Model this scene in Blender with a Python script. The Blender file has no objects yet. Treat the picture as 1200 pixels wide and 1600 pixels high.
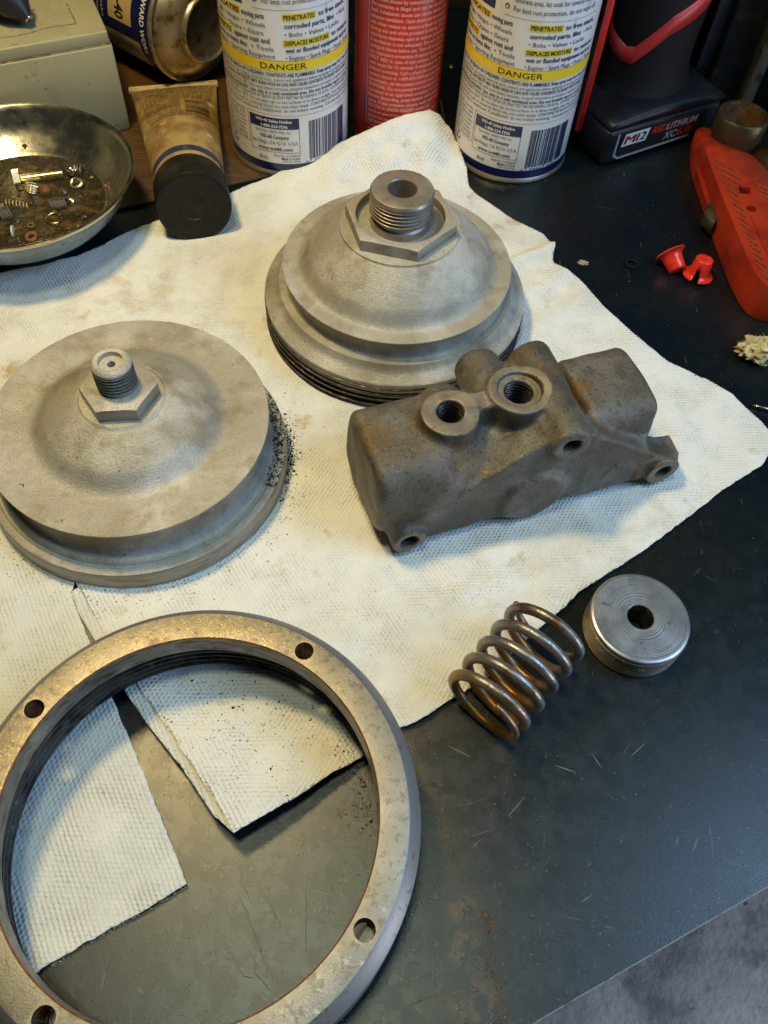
import bpy, bmesh, math, random
import numpy as np
from mathutils import Vector, Matrix
from mathutils import noise as mn
random.seed(7); RNG=np.random.RandomState(7)
# 1 unit = 1 cm, table top at z = 0
scene=bpy.context.scene
scene.unit_settings.system='METRIC'; scene.unit_settings.scale_length=0.01
COL=bpy.data.collections.new("bench"); scene.collection.children.link(COL)
# ------------------------------------------------------------------ camera
CP=np.array([0.,-19.316,29.3])
RC=np.array([[0.99665,0.081782,0.0],[0.0682794,-0.8320992,0.5504079],[0.0450134,-0.5485642,-0.8348959]])
cam=bpy.data.cameras.new("camera"); co=bpy.data.objects.new("camera",cam); COL.objects.link(co)
M=Matrix(((RC[0,0],-RC[0,1],-RC[0,2],CP[0]),(RC[1,0],-RC[1,1],-RC[1,2],CP[1]),(RC[2,0],-RC[2,1],-RC[2,2],CP[2]),(0,0,0,1)))
co.matrix_world=M
cam.sensor_fit='VERTICAL'; cam.sensor_height=24; cam.lens=24*1304.5/1600; cam.clip_start=0.5; cam.clip_end=3000
scene.camera=co
# ------------------------------------------------------------------ light
w=bpy.data.worlds.new("World"); scene.world=w; w.use_nodes=True
w.node_tree.nodes["Background"].inputs[0].default_value=(0.60,0.72,0.95,1); w.node_tree.nodes["Background"].inputs[1].default_value=0.02
def area(name,loc,target,size,power,color,sy=None):
    l=bpy.data.lights.new(name,'AREA'); l.size=size; l.energy=power; l.color=color
    if sy: l.shape='RECTANGLE'; l.size_y=sy
    else: l.shape='DISK'
    o=bpy.data.objects.new(name,l); COL.objects.link(o); o.location=loc
    o.rotation_euler=(Vector(target)-Vector(loc)).to_track_quat('-Z','Y').to_euler(); return o
area("warm_lamp",(-19,9,57),(-6,0,0),8,28000,(1.0,0.75,0.34))
area("window_light",(56,-12,58),(4,-6,0),40,48000,(0.40,0.66,1.0),46)
area("ceiling_lamp",(-7,-12,100),(-3,-6,0),13,25000,(0.90,1.0,0.72),10)
area("floor_fill",(190,-70,-8),(50,-6,-85),60,150000,(0.93,0.95,1.0),50)  # unseen fill lamp added below bench height, only to brighten the floor
scene.view_settings.view_transform='Standard'; scene.view_settings.look='None'; scene.view_settings.exposure=0; scene.view_settings.gamma=1
# ------------------------------------------------------------------ helpers
def at(px,py,z=0.0):
    """point at height z seen at a place of the survey picture (1200 x 1600)"""
    d=RC@np.array([(px-600)/1304.5,(py-800)/1304.5,1.0]); return CP+d*((z-CP[2])/d[2])
def tag(o,label=None,cat=None,group=None,kind=None):
    if label:o['label']=label
    if cat:o['category']=cat
    if group:o['group']=group
    if kind:o['kind']=kind
    return o
def thing(name,label,cat,loc=(0,0,0),rz=0,group=None):
    o=bpy.data.objects.new(name,None); COL.objects.link(o); o.location=loc; o.rotation_euler=(0,0,rz); o.empty_display_size=0.5
    return tag(o,label,cat,group)
def link(name,me,mat=None,parent=None,loc=None):
    o=bpy.data.objects.new(name,me); COL.objects.link(o)
    if mat is not None:
        me.materials.clear(); me.materials.append(mat)
    if parent: o.parent=parent
    if loc is not None:o.location=loc
    return o
def mesh(name,v,f,mat=None,parent=None,smooth=True,loc=None,sharp=None):
    me=bpy.data.meshes.new(name); me.from_pydata([tuple(map(float,p)) for p in v],[],[tuple(map(int,q)) for q in f]); me.update()
    if smooth:
        me.polygons.foreach_set('use_smooth',[True]*len(me.polygons))
        if sharp: me.set_sharp_from_angle(angle=math.radians(sharp))
    return link(name,me,mat,parent,loc)
def lathe(prof,seg=96,close=False):
    """prof: (r,z) list -> verts, faces"""
    n=len(prof); v=[];f=[]
    for i in range(seg):
        a=2*math.pi*i/seg; c,s=math.cos(a),math.sin(a)
        for r,z in prof: v.append((r*c,r*s,z))
    for i in range(seg):
        j=(i+1)%seg
        for k in range(n-1 if not close else n):
            l=(k+1)%n
            f.append((i*n+k,j*n+k,j*n+l,i*n+l))
    return v,f
def weld(o,d=1e-4):
    bm=bmesh.new(); bm.from_mesh(o.data); bmesh.ops.remove_doubles(bm,verts=bm.verts,dist=d)
    bm.faces.ensure_lookup_table(); bmesh.ops.recalc_face_normals(bm,faces=bm.faces); bm.to_mesh(o.data); bm.free(); return o
def lat(name,prof,mat,parent=None,seg=96,close=False,sharp=35,loc=None):
    v,f=lathe(prof,seg,close); o=mesh(name,v,f,mat,parent,True,loc); weld(o); o.data.set_sharp_from_angle(angle=math.radians(sharp))
    return o
def tube(pts,r,n=10,caps=True,closed=False):
    pts=[Vector(p) for p in pts]; N=len(pts); v=[];f=[]; up=None
    rs=r if hasattr(r,'__len__') else [r]*N
    for i,p in enumerate(pts):
        a=pts[(i-1)%N] if closed or i>0 else p; b=pts[(i+1)%N] if closed or i<N-1 else p
        t=(b-a).normalized()
        if up is None:
            up=t.orthogonal().normalized()
        up=(up-t*up.dot(t)).normalized(); s=t.cross(up)
        for k in range(n):
            q=2*math.pi*k/n; v.append(p+(up*math.cos(q)+s*math.sin(q))*rs[i])
    R=N if closed else N-1
    for i in range(R):
        j=(i+1)%N
        for k in range(n): f.append((i*n+k,i*n+(k+1)%n,j*n+(k+1)%n,j*n+k))
    if caps and not closed:
        f.append(tuple(range(n-1,-1,-1))); f.append(tuple((N-1)*n+k for k in range(n)))
    return v,f
def prism(poly,z0,z1):
    n=len(poly); v=[(x,y,z0) for x,y in poly]+[(x,y,z1) for x,y in poly]
    f=[tuple(range(n-1,-1,-1)),tuple(range(n,2*n))]+[(i,(i+1)%n,n+(i+1)%n,n+i) for i in range(n)]
    return v,f
def box(x0,x1,y0,y1,z0,z1): return prism([(x0,y0),(x1,y0),(x1,y1),(x0,y1)],z0,z1)
def merge(parts):
    V=[];F=[]
    for v,f in parts:
        o=len(V); V+=list(v); F+=[tuple(i+o for i in q) for q in f]
    return V,F
def apply_mods(o):
    dg=bpy.context.evaluated_depsgraph_get(); dg.update()
    me=bpy.data.meshes.new_from_object(o.evaluated_get(dg)); o.modifiers.clear(); old=o.data; o.data=me; bpy.data.meshes.remove(old); return o
def boolean(o,cutters,op='DIFFERENCE'):
    for c in cutters:
        m=o.modifiers.new('b','BOOLEAN'); m.operation=op; m.object=c; m.solver='EXACT'
    bpy.context.view_layer.update(); apply_mods(o)
    for c in cutters: bpy.data.objects.remove(c)
    return o
def bevel(o,wd,seg=2,ang=35):
    m=o.modifiers.new('bv','BEVEL'); m.width=wd; m.segments=seg; m.limit_method='ANGLE'; m.angle_limit=math.radians(ang)
    bpy.context.view_layer.update(); apply_mods(o)
    o.data.polygons.foreach_set('use_smooth',[True]*len(o.data.polygons)); o.data.set_sharp_from_angle(angle=math.radians(50)); return o
def circ(cx,cy,r,n=32,a0=0): return [(cx+r*math.cos(a0+2*math.pi*i/n),cy+r*math.sin(a0+2*math.pi*i/n)) for i in range(n)]
# ------------------------------------------------------------------ materials
def material(name,base,rough=0.5,metal=0.0,layers=(),bump=(),spec=0.5,coords='Object',rvar=0.0,coat=0.0,aniso=None,sheen=0,sub=0):
    """layers: (colour, scale, lo, hi[, detail, stretch, distortion]) mixed over the base; bump: (scale, distance[, stretch])"""
    m=bpy.data.materials.new(name); m.use_nodes=True; nt=m.node_tree; N=nt.nodes; L=nt.links
    b=N["Principled BSDF"]; tc=N.new('ShaderNodeTexCoord')
    def noise_at(scale,detail=4,stretch=None,rot=0,dist=0,kind='noise',offs=0):
        mp=N.new('ShaderNodeMapping'); L.new(tc.outputs[coords],mp.inputs[0])
        mp.inputs['Location'].default_value=(offs*3.1,offs*1.7,offs*2.3)
        if stretch: mp.inputs['Scale'].default_value=stretch
        mp.inputs['Rotation'].default_value=(0,0,rot)
        if kind=='noise':
            t=N.new('ShaderNodeTexNoise'); t.inputs['Scale'].default_value=scale; t.inputs['Detail'].default_value=detail; t.inputs['Roughness'].default_value=0.62; t.inputs['Distortion'].default_value=dist
            L.new(mp.outputs[0],t.inputs['Vector']); return t.outputs[0]
        t=N.new('ShaderNodeTexVoronoi'); t.inputs['Scale'].default_value=scale; L.new(mp.outputs[0],t.inputs['Vector']); return t.outputs['Distance']
    def ramp(sock,lo,hi):
        r=N.new('ShaderNodeMapRange'); r.interpolation_type='SMOOTHSTEP'; L.new(sock,r.inputs[0]); r.inputs[1].default_value=lo; r.inputs[2].default_value=hi; return r.outputs[0]
    cur=None; k=0
    for l in layers:
        k+=1
        colr,scale,lo,hi=l[:4]; opt=l[4] if len(l)>4 else {}
        s=noise_at(scale,opt.get('detail',4),opt.get('stretch'),opt.get('rot',0),opt.get('dist',0),opt.get('kind','noise'),k)
        fac=ramp(s,lo,hi)
        for msk in opt.get('mask',()):   # ellipse masks in object space: (x,y,z,radius,soft)
            d=N.new('ShaderNodeVectorMath'); d.operation='DISTANCE'; L.new(tc.outputs[coords],d.inputs[0]); d.inputs[1].default_value=msk[:3]
            mm=ramp(d.outputs['Value'],msk[3]+msk[4],msk[3]); mu=N.new('ShaderNodeMath'); mu.operation='MULTIPLY'; L.new(fac,mu.inputs[0]); L.new(mm,mu.inputs[1]); fac=mu.outputs[0]
        if 'below' in opt:
            sz=N.new('ShaderNodeSeparateXYZ'); L.new(tc.outputs[coords],sz.inputs[0]); mm=ramp(sz.outputs[2],opt['below'][1],opt['below'][0]); mu=N.new('ShaderNodeMath'); mu.operation='MULTIPLY'; L.new(fac,mu.inputs[0]); L.new(mm,mu.inputs[1]); fac=mu.outputs[0]
        if 'amt' in opt:
            mu=N.new('ShaderNodeMath'); mu.operation='MULTIPLY'; L.new(fac,mu.inputs[0]); mu.inputs[1].default_value=opt['amt']; fac=mu.outputs[0]
        mx=N.new('ShaderNodeMix'); mx.data_type='RGBA'; L.new(fac,mx.inputs[0])
        if cur is None: mx.inputs[6].default_value=(*base,1)
        else: L.new(cur,mx.inputs[6])
        mx.inputs[7].default_value=(*colr,1); cur=mx.outputs[2]
    if cur is None: b.inputs['Base Color'].default_value=(*base,1)
    else: L.new(cur,b.inputs['Base Color'])
    b.inputs['Metallic'].default_value=metal; b.inputs['Specular IOR Level'].default_value=spec
    if coat: b.inputs['Coat Weight'].default_value=coat; b.inputs['Coat Roughness'].default_value=0.15
    if sub: b.inputs['Subsurface Weight'].default_value=sub; b.inputs['Subsurface Radius'].default_value=(.1,.08,.05)
    if rvar:
        s=noise_at(1.3,5,offs=11); r=N.new('ShaderNodeMapRange'); L.new(s,r.inputs[0]); r.inputs[1].default_value=.3; r.inputs[2].default_value=.7; r.inputs[3].default_value=rough-rvar; r.inputs[4].default_value=rough+rvar; L.new(r.outputs[0],b.inputs['Roughness'])
    else: b.inputs['Roughness'].default_value=rough
    last=None
    for bb in bump:
        k+=1
        opt=bb[2] if len(bb)>2 else {}
        s=noise_at(bb[0],opt.get('detail',3),opt.get('stretch'),opt.get('rot',0),0,opt.get('kind','noise'),k)
        bp=N.new('ShaderNodeBump'); bp.inputs['Distance'].default_value=bb[1]; bp.inputs['Strength'].default_value=opt.get('str',1.0); L.new(s,bp.inputs['Height'])
        if last: L.new(last,bp.inputs['Normal'])
        last=bp.outputs[0]
    if last: L.new(last,b.inputs['Normal'])
    return m
def S(h):  # sRGB hex to linear
    h=h.lstrip('#'); o=[]
    for i in (0,2,4):
        c=int(h[i:i+2],16)/255; o.append(c/12.92 if c<=.04045 else ((c+.055)/1.055)**2.4)
    return tuple(o)
blasted=material('blasted_steel',(.36,.335,.285),.50,.35,[((.50,.48,.44),.35,.40,.68),((.24,.205,.15),.55,.50,.75),((.17,.145,.10),11,.52,.70,{'amt':.45}),((.58,.56,.50),13,.62,.74,{'amt':.6}),((.21,.16,.08),.5,.50,.70,{'amt':.5}),((.16,.12,.07),1.3,.60,.74,{'amt':.35}),((.05,.04,.03),3.2,.72,.76,{'amt':.8,'detail':2})],[(13,.035),(34,.014)],rvar=.08)
machined=material('machined_steel',(.27,.235,.20),.40,.6,[((.36,.32,.28),.6,.4,.7),((.16,.10,.06),1.2,.5,.7,{'amt':.7}),((.10,.07,.04),6,.66,.74,{'amt':.6})],[(30,.004)],rvar=.08)
flange_side=material('worn_side_steel',(.30,.285,.255),.42,.6,[((.20,.16,.10),.8,.45,.7,{'stretch':(1,1,5)}),((.40,.39,.37),.5,.5,.7),((.06,.05,.04),5,.66,.72)],[(9,.01,{'stretch':(.3,.3,6)})],rvar=.08)
dark_thread=material('greasy_thread_steel',(.024,.018,.014),.36,.6,[((.16,.12,.08),3,.5,.7,{'stretch':(1,1,3)}),((.012,.01,.01),1.1,.45,.65)],[(14,.01)],rvar=.1)
grey_thread=material('clean_thread_steel',(.17,.17,.165),.4,.6,[((.12,.10,.07),4,.5,.7)],[(25,.006)])
ring_top=material('ring_face_metal',(.31,.27,.20),.45,.45,[((.42,.37,.30),.25,.42,.62),((.40,.29,.09),13,.50,.60,{'amt':.7,'mask':[(-3.8,5.0,3,4.8,4.5)]}),((.66,.50,.16),11,.55,.62,{'amt':.9,'detail':6,'mask':[(-3.8,5.0,3,4.6,4.5)]}),((.15,.10,.06),1.6,.56,.70,{'amt':.6}),((.14,.085,.045),4,.57,.64,{'amt':.45}),((.16,.13,.10),14,.58,.70,{'amt':.5}),((.62,.58,.50),3.2,.58,.66,{'amt':.6,'mask':[(3.5,-5.6,3,3.2,2)]})],[(14,.012),(50,.005)],rvar=.1)  # masked gold layers paint the warm lamp's sparkle into the back-left face colour
ring_cham=material('ring_chamfer_steel',(.19,.195,.21),.42,.5,[((.19,.195,.21),.8,.4,.7),((.12,.09,.06),4,.58,.66,{'amt':.8})],[(20,.005)])
ring_in=material('ring_bore_steel',(.20,.19,.18),.38,.65,[((.06,.05,.04),1.4,.45,.65,{'stretch':(1,1,4)}),((.33,.32,.31),.7,.5,.7)],[(14,.01,{'stretch':(.4,.4,3)})],rvar=.1)
valve_mat=material('old_cast_iron',(.105,.094,.076),.46,.35,[((.175,.162,.14),.45,.44,.68),((.15,.085,.028),.40,.50,.68,{'amt':.75}),((.055,.045,.035),.9,.52,.70,{'amt':.6}),((.26,.16,.03),1.7,.64,.72,{'detail':6,'amt':.85}),((.02,.016,.012),8,.52,.68,{'amt':.7}),((.30,.27,.23),11,.64,.73,{'amt':.6})],[(14,.03),(34,.014)],rvar=.08)
port_face=material('port_face_iron',(.165,.14,.11),.5,.3,[((.24,.205,.16),1.0,.42,.65),((.11,.07,.03),2.5,.58,.7)],[(25,.01)])
bore_dark=material('oily_bore',(.022,.02,.016),.3,.4,[((.14,.11,.07),3,.5,.7)],[(10,.01)])
spring_mat=material('rusty_spring_steel',(.25,.24,.225),.34,.75,[((.15,.085,.04),.8,.52,.68),((.36,.17,.02),1.2,.36,.50,{'mask':[(3.6,-9.2,.8,1.5,1.6)]}),((.26,.12,.022),1.0,.34,.50,{'below':(.8,1.7),'amt':.95}),((.11,.10,.08),5,.55,.7)],[(14,.012)],rvar=.1)
rust_in=spring_mat
chrome=material('polished_steel',(.62,.58,.46),.26,1.0,[((.42,.36,.20),.35,.45,.7,{'amt':.7}),((.10,.07,.03),1.6,.62,.74,{'amt':.6})],[(1.5,.01)],rvar=.06)
chrome_clean=material('bright_steel',(.62,.60,.54),.22,1.0,[((.35,.28,.15),2,.5,.7)])
brassy=material('yellow_zinc_steel',(.55,.45,.20),.3,1.0,[((.25,.18,.06),4,.5,.7)])
rusty=material('rust',(.20,.075,.025),.7,.1,[((.08,.03,.01),5,.4,.7)],[(15,.02)])
oil_gunk=material('oily_gunk',(.025,.02,.008),.22,.0,[((.09,.055,.02),1.6,.48,.66),((.01,.01,.006),1.2,.5,.7)],[(3,.06),(14,.02)])
table_mat=material('painted_bench_top',(.0028,.0062,.0105),.27,.0,
  [((.006,.009,.010),.10,.42,.62),((.012,.012,.008),.13,.56,.74,{'amt':.6}),((.003,.0035,.004),.7,.58,.75,{'amt':.6}),
   ((.09,.05,.028),1.5,.48,.60,{'amt':.45,'detail':6,'mask':[(2.1,-12.0,0,.65,.8)]}),((.12,.065,.035),1.6,.46,.6,{'amt':.45,'detail':6,'mask':[(1.35,-10.3,0,.45,.8)]}),
   ((.11,.062,.034),1.9,.44,.56,{'amt':.45,'detail':6,'mask':[(3.7,-16.2,0,.30,.5)]}),((.11,.06,.034),1.9,.46,.56,{'amt':.45,'detail':6,'mask':[(4.0,-17.6,0,.35,.7)]}),((.10,.055,.03),1.9,.46,.56,{'amt':.45,'detail':6,'mask':[(3.6,-15.0,0,.30,.5)]}),
   ((.10,.09,.08),.5,.705,.72,{'stretch':(9,.9,1),'rot':.6,'detail':4,'amt':.6}),((.10,.08,.06),.4,.715,.73,{'stretch':(1,9,1),'rot':.25,'detail':4,'amt':.6}),((.08,.075,.07),.45,.71,.73,{'stretch':(9,1,1),'rot':-.7,'detail':4,'amt':.6}),
   ((.14,.12,.09),5.5,.70,.74,{'detail':3,'amt':.8}),((.008,.007,.006),4.2,.69,.74,{'detail':3,'amt':.9})],
  [(24,.007),(.8,.003),(9,.002)],rvar=.06,spec=.55)
sheet_edge=material('bare_sheet_edge',(.16,.16,.17),.5,.5,[((.08,.06,.05),2,.5,.7)])
concrete=material('concrete',(.34,.335,.345),.75,0,[((.50,.49,.51),.05,.4,.65),((.18,.175,.20),.12,.5,.7),((.07,.06,.07),.6,.66,.74),((.5,.5,.5),.5,.74,.76)],[(.6,.3)])
wood=material('brown_bench_wood',(.085,.038,.011),.42,0,[((.055,.026,.010),.9,.42,.66,{'stretch':(.35,5,1),'detail':6}),((.03,.015,.006),.4,.5,.7)],[(1.6,.03,{'stretch':(.4,5,1)})])
boxpaint=material('cream_enamel',(.34,.30,.17),.42,0,[((.28,.24,.14),.25,.45,.7),((.16,.11,.04),2.2,.62,.70,{'amt':.8,'detail':6}),((.05,.035,.02),4.5,.69,.73)],[(8,.008)],rvar=.08)
grime=material('grime_line',(.17,.11,.05),.8,0,[((.30,.24,.14),3,.45,.6)])
can_white=material('white_can_paint',(.66,.64,.62),.28,0,[((.50,.45,.36),.5,.5,.75,{'amt':.5}),((.30,.22,.12),.9,.60,.74,{'amt':.5,'detail':6}),((.10,.07,.04),3,.70,.75,{'amt':.7})],coat=.3)
can_dirty=material('dirty_can_paint',(.42,.37,.26),.35,0,[((.24,.17,.07),.6,.45,.7)])
navy=material('navy_print',(.006,.008,.065),.3,0,coat=.3)
ink=material('dark_blue_ink',(.018,.018,.06),.4,0); ink_black=material('black_ink',(.015,.014,.015),.4,0)
yel=material('yellow_print',(.72,.53,.02),.32,0); redline=material('red_print_line',(.50,.07,.04),.4,0)
whiteprint=material('white_print',(.70,.70,.70),.4,0); goldprint=material('buff_print',(.45,.33,.13),.4,0)
tin=material('tinplate',(.55,.48,.36),.36,.9,[((.25,.18,.08),1.5,.5,.7)])
redcan=material('red_can_paint',(.50,.028,.018),.35,0,[((.25,.012,.01),.5,.45,.7)],coat=.2); pinkprint=material('pale_print_on_red',(.78,.36,.28),.4,0)
tubemat=material('oil_stained_tube',(.36,.24,.09),.42,0,[((.20,.10,.025),.45,.40,.66),((.14,.075,.02),.9,.54,.72,{'amt':.7,'stretch':(1,.4,1)}),((.62,.52,.34),.6,.58,.72,{'amt':.8})],[(2,.02)],sub=.0)
tube_ink=material('brown_ink',(.055,.03,.012),.5,0); crimp_mat=material('tube_crimp_plastic',(.58,.47,.25),.45,0,[((.30,.20,.08),2,.5,.7)])
blackplastic=material('black_cap_plastic',(.009,.008,.007),.48,0,[((.03,.022,.012),.8,.5,.7)],[(6,.01)],spec=.3)
rubber=material('black_rubber',(.004,.004,.004),.65,0,(),[(30,.01)],spec=.2); tool_black=material('tool_black_plastic',(.006,.007,.010),.36,0,[((.012,.012,.015),.8,.5,.7)],[(35,.008)],spec=.35)
tool_red=material('tool_red_rubber',(.42,.022,.018),.45,0,[((.20,.012,.01),.7,.5,.75)]); strawred=material('red_straw_plastic',(.55,.02,.012),.3,0,sub=.1)
capred=material('red_vinyl',(.75,.035,.015),.22,0,[((.5,.02,.01),2,.5,.7)],sub=.15)
knifemat=material('orange_red_plastic',(.38,.030,.007),.38,0,[((.20,.016,.006),.35,.42,.68),((.12,.03,.015),1.6,.62,.72,{'amt':.8,'detail':6}),((.04,.02,.01),5,.68,.74)],[(20,.005)],rvar=.08)
greentab=material('grimy_green_steel',(.07,.065,.035),.5,.4,[((.03,.02,.01),2,.45,.65)],[(8,.02)])
silverprint=material('silver_print',(.45,.46,.48),.3,.4); redprint=material('red_print',(.62,.04,.015),.4,0)
pipe_mat=material('old_bronze_pipe',(.09,.07,.035),.36,.7,[((.07,.045,.02),.8,.42,.66),((.18,.165,.14),1.5,.6,.75)],[(8,.02)]); pipe_in=material('pipe_bore_rust',(.13,.06,.02),.7,.2,[((.05,.025,.01),2,.4,.7)],[(8,.03)])
bluegrey=material('grey_blue_plastic',(.16,.20,.25),.5,0,[((.25,.27,.28),.8,.5,.7)]); darkmetal=material('dark_painted_steel',(.02,.02,.022),.45,.3,[((.05,.045,.04),1,.5,.7)],[(8,.01)]); barmetal=material('dull_grey_steel',(.13,.125,.11),.4,.6,[((.05,.04,.03),1,.5,.7)])
cotton=material('yellowed_cotton',(.62,.54,.30),.9,0,[((.40,.30,.09),1.4,.42,.62),((.82,.80,.70),1.6,.56,.7)],[(7,.08)]); ashmat=material('pale_flake',(.30,.24,.20),.8,0,(),[(10,.03)])
grit_mat=material('black_grit',(.012,.011,.010),.6,0)
# towel: embossed quilted pattern
def towel_material(name,ang,tint):
    m=material(name,tint,.85,0,[((.54,.49,.38),.16,.50,.70,{'amt':.5}),((.44,.30,.13),.55,.60,.74,{'amt':.7,'detail':5}),((.46,.30,.10),.9,.46,.62,{'amt':.35,'detail':5,'mask':[(-13.5,11.5,0,1.2,2.6)]}),((.46,.33,.16),1.2,.48,.62,{'amt':.3,'detail':5,'mask':[(-9,9.5,0,.8,2.4)]}),((.40,.34,.24),.8,.44,.62,{'amt':.3,'detail':5,'mask':[(11,-.8,0,1.5,3)]}),((.74,.73,.69),.5,.45,.7,{'amt':.6}),((.36,.25,.14),1.8,.745,.775,{'amt':.7,'detail':4})],[(2.2,.06),(9,.03),(28,.014)],sub=0)
    nt=m.node_tree;N=nt.nodes;L=nt.links; b=N['Principled BSDF']; prev=b.inputs['Normal'].links[0].from_socket
    tc=N.new('ShaderNodeTexCoord'); mp=N.new('ShaderNodeMapping'); mp.inputs['Rotation'].default_value=(0,0,ang); L.new(tc.outputs['Object'],mp.inputs[0])
    ns=N.new('ShaderNodeTexNoise'); ns.inputs['Scale'].default_value=1.1; ns.inputs['Detail'].default_value=3; L.new(mp.outputs[0],ns.inputs['Vector'])
    ad=N.new('ShaderNodeVectorMath'); ad.operation='MULTIPLY_ADD'; L.new(ns.outputs[1],ad.inputs[0]); ad.inputs[1].default_value=(.10,.10,0); L.new(mp.outputs[0],ad.inputs[2])
    sx=N.new('ShaderNodeSeparateXYZ'); L.new(ad.outputs[0],sx.inputs[0])
    def sn(sock,freq,ph=0):
        a=N.new('ShaderNodeMath'); a.operation='MULTIPLY_ADD'; L.new(sock,a.inputs[0]); a.inputs[1].default_value=freq; a.inputs[2].default_value=ph
        s=N.new('ShaderNodeMath'); s.operation='SINE'; L.new(a.outputs[0],s.inputs[0]); return s.outputs[0]
    def lin(ax_,ay_):
        a=N.new('ShaderNodeVectorMath'); a.operation='DOT_PRODUCT'; L.new(ad.outputs[0],a.inputs[0]); a.inputs[1].default_value=(ax_,ay_,0); return a.outputs['Value']
    q=2*math.pi/.155; w1,w2,w3=sn(lin(q,0),1),sn(lin(-q/2,q*.866),1),sn(lin(-q/2,-q*.866),1)
    p=N.new('ShaderNodeMath'); p.operation='ADD'; L.new(w1,p.inputs[0]); L.new(w2,p.inputs[1])
    mu=N.new('ShaderNodeMath'); mu.operation='ADD'; L.new(p.outputs[0],mu.inputs[0]); L.new(w3,mu.inputs[1])
    n3=N.new('ShaderNodeTexNoise'); n3.inputs['Scale'].default_value=.7; n3.inputs['Detail'].default_value=4; L.new(tc.outputs['Object'],n3.inputs['Vector'])
    r3=N.new('ShaderNodeMapRange'); L.new(n3.outputs[0],r3.inputs[0]); r3.inputs[1].default_value=.35; r3.inputs[2].default_value=.65; r3.inputs[3].default_value=.25; r3.inputs[4].default_value=1.25
    m3=N.new('ShaderNodeMath'); m3.operation='MULTIPLY'; L.new(mu.outputs[0],m3.inputs[0]); L.new(r3.outputs[0],m3.inputs[1]); mu=m3
    bp=N.new('ShaderNodeBump'); bp.inputs['Distance'].default_value=.0095; L.new(mu.outputs[0],bp.inputs['Height']); L.new(prev,bp.inputs['Normal']); L.new(bp.outputs[0],b.inputs['Normal'])
    return m
towel_mat=towel_material('paper_towel_white',.42,(.70,.695,.675)); towel_mat2=towel_material('paper_towel_grey_white',.48,(.62,.62,.59))
# ------------------------------------------------------------------ print on cans and faces
_fc={}
def text_geo(s,size,sx=1.0,bold=0.0):
    k=(s,size,sx,bold)
    if k in _fc: return _fc[k]
    cu=bpy.data.curves.new('t','FONT'); cu.body=s; cu.size=size; cu.offset=bold*size; cu.resolution_u=2
    o=bpy.data.objects.new('t',cu); COL.objects.link(o); bpy.context.view_layer.update()
    dg=bpy.context.evaluated_depsgraph_get(); me=bpy.data.meshes.new_from_object(o.evaluated_get(dg))
    v=np.array([tuple(q.co) for q in me.vertices]).reshape(-1,3); f=[tuple(p.vertices) for p in me.polygons]
    bpy.data.objects.remove(o); bpy.data.curves.remove(cu); bpy.data.meshes.remove(me)
    v[:,0]*=sx; _fc[k]=(v,f); return v,f
def fit_text(s,size,width=None,bold=0.0,sx=.8):
    v,f=text_geo(s,size,1.0,bold); 
    if len(v)==0: return v,f
    wd=v[:,0].max()-v[:,0].min(); k=width/wd if width else sx
    v=v.copy(); v[:,0]=(v[:,0]-v[:,0].min())*k; return v,f
class Label:
    """flat print collected per ink, wrapped on a cylinder (or a plane) when built"""
    def __init__(s): s.d={}
    def add(s,mat,v,f,x,y):
        v=np.array(v,float).copy(); v[:,0]+=x; v[:,1]+=y; s.d.setdefault(mat.name,[mat,[],[],0]); e=s.d[mat.name]; o=sum(len(a) for a in e[1])
        e[1].append(v); e[2]+= [tuple(i+o for i in q) for q in f]
    def text(s,mat,t,x,y,size,width=None,bold=0.0,sx=.8,slant=0):
        v,f=fit_text(t,size,width,bold,sx)
        if len(v)==0:return
        if slant: v=v.copy(); v[:,0]+=v[:,1]*slant
        v=v.copy(); v[:,2]+=.014
        s.add(mat,v,f,x,y)
    def rect(s,mat,x0,y0,x1,y1,n=None,d=0):
        n=n or max(1,int(abs(x1-x0)/.12)); v=[];f=[]
        for i in range(n+1):
            x=x0+(x1-x0)*i/n; v+= [(x,y0,d),(x,y1,d)]
        for i in range(n): f.append((2*i,2*i+2,2*i+3,2*i+1))
        s.add(mat,v,f,0,0)
    def build(s,name,parent,wrap,depth=.012):
        for i,(k,(mat,vs,fs,_)) in enumerate(s.d.items()):
            v=np.concatenate(vs); W=[wrap(a,b,depth+c) for a,b,c in v]
            tag(mesh(name,W,fs,mat,parent,smooth=False),kind='stuff')
def wrap_can(r,a0):
    def g(x,y,d):
        a=a0+x/r; return ((r+d)*math.sin(a),-(r+d)*math.cos(a),y)
    return g
# ================================================================== SETTING
# table: corner points of the near edge
A=at(830,1600,0)[:2]; B=at(1200,1384,0)[:2]; dr=(B-A)/np.linalg.norm(B-A); nr=np.array([-dr[1],dr[0]])
P0=A-dr*60; P1=A+dr*90
tv,tf=prism([tuple(P0),tuple(P1),tuple(P1+nr*130),tuple(P0+nr*130)],-.25,0)
tb=mesh('bench_top',tv,tf,table_mat,None,smooth=False); tag(tb,kind='structure')
ev,ef=merge([box(0,150,-.035,.0,-1.6,.012),box(0,150,0,4,-1.6,-1.5)])
eg=mesh('bench_edge',ev,ef,sheet_edge,None,smooth=False); eg.location=(P0[0],P0[1],-.02); eg.rotation_euler=(0,0,math.atan2(dr[1],dr[0])); tag(eg,kind='structure')
fl=mesh('floor',[(-400,-400,-85),(500,-400,-85),(500,500,-85),(-400,500,-85)],[(0,1,2,3)],concrete,None,smooth=False); tag(fl,kind='structure')
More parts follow.
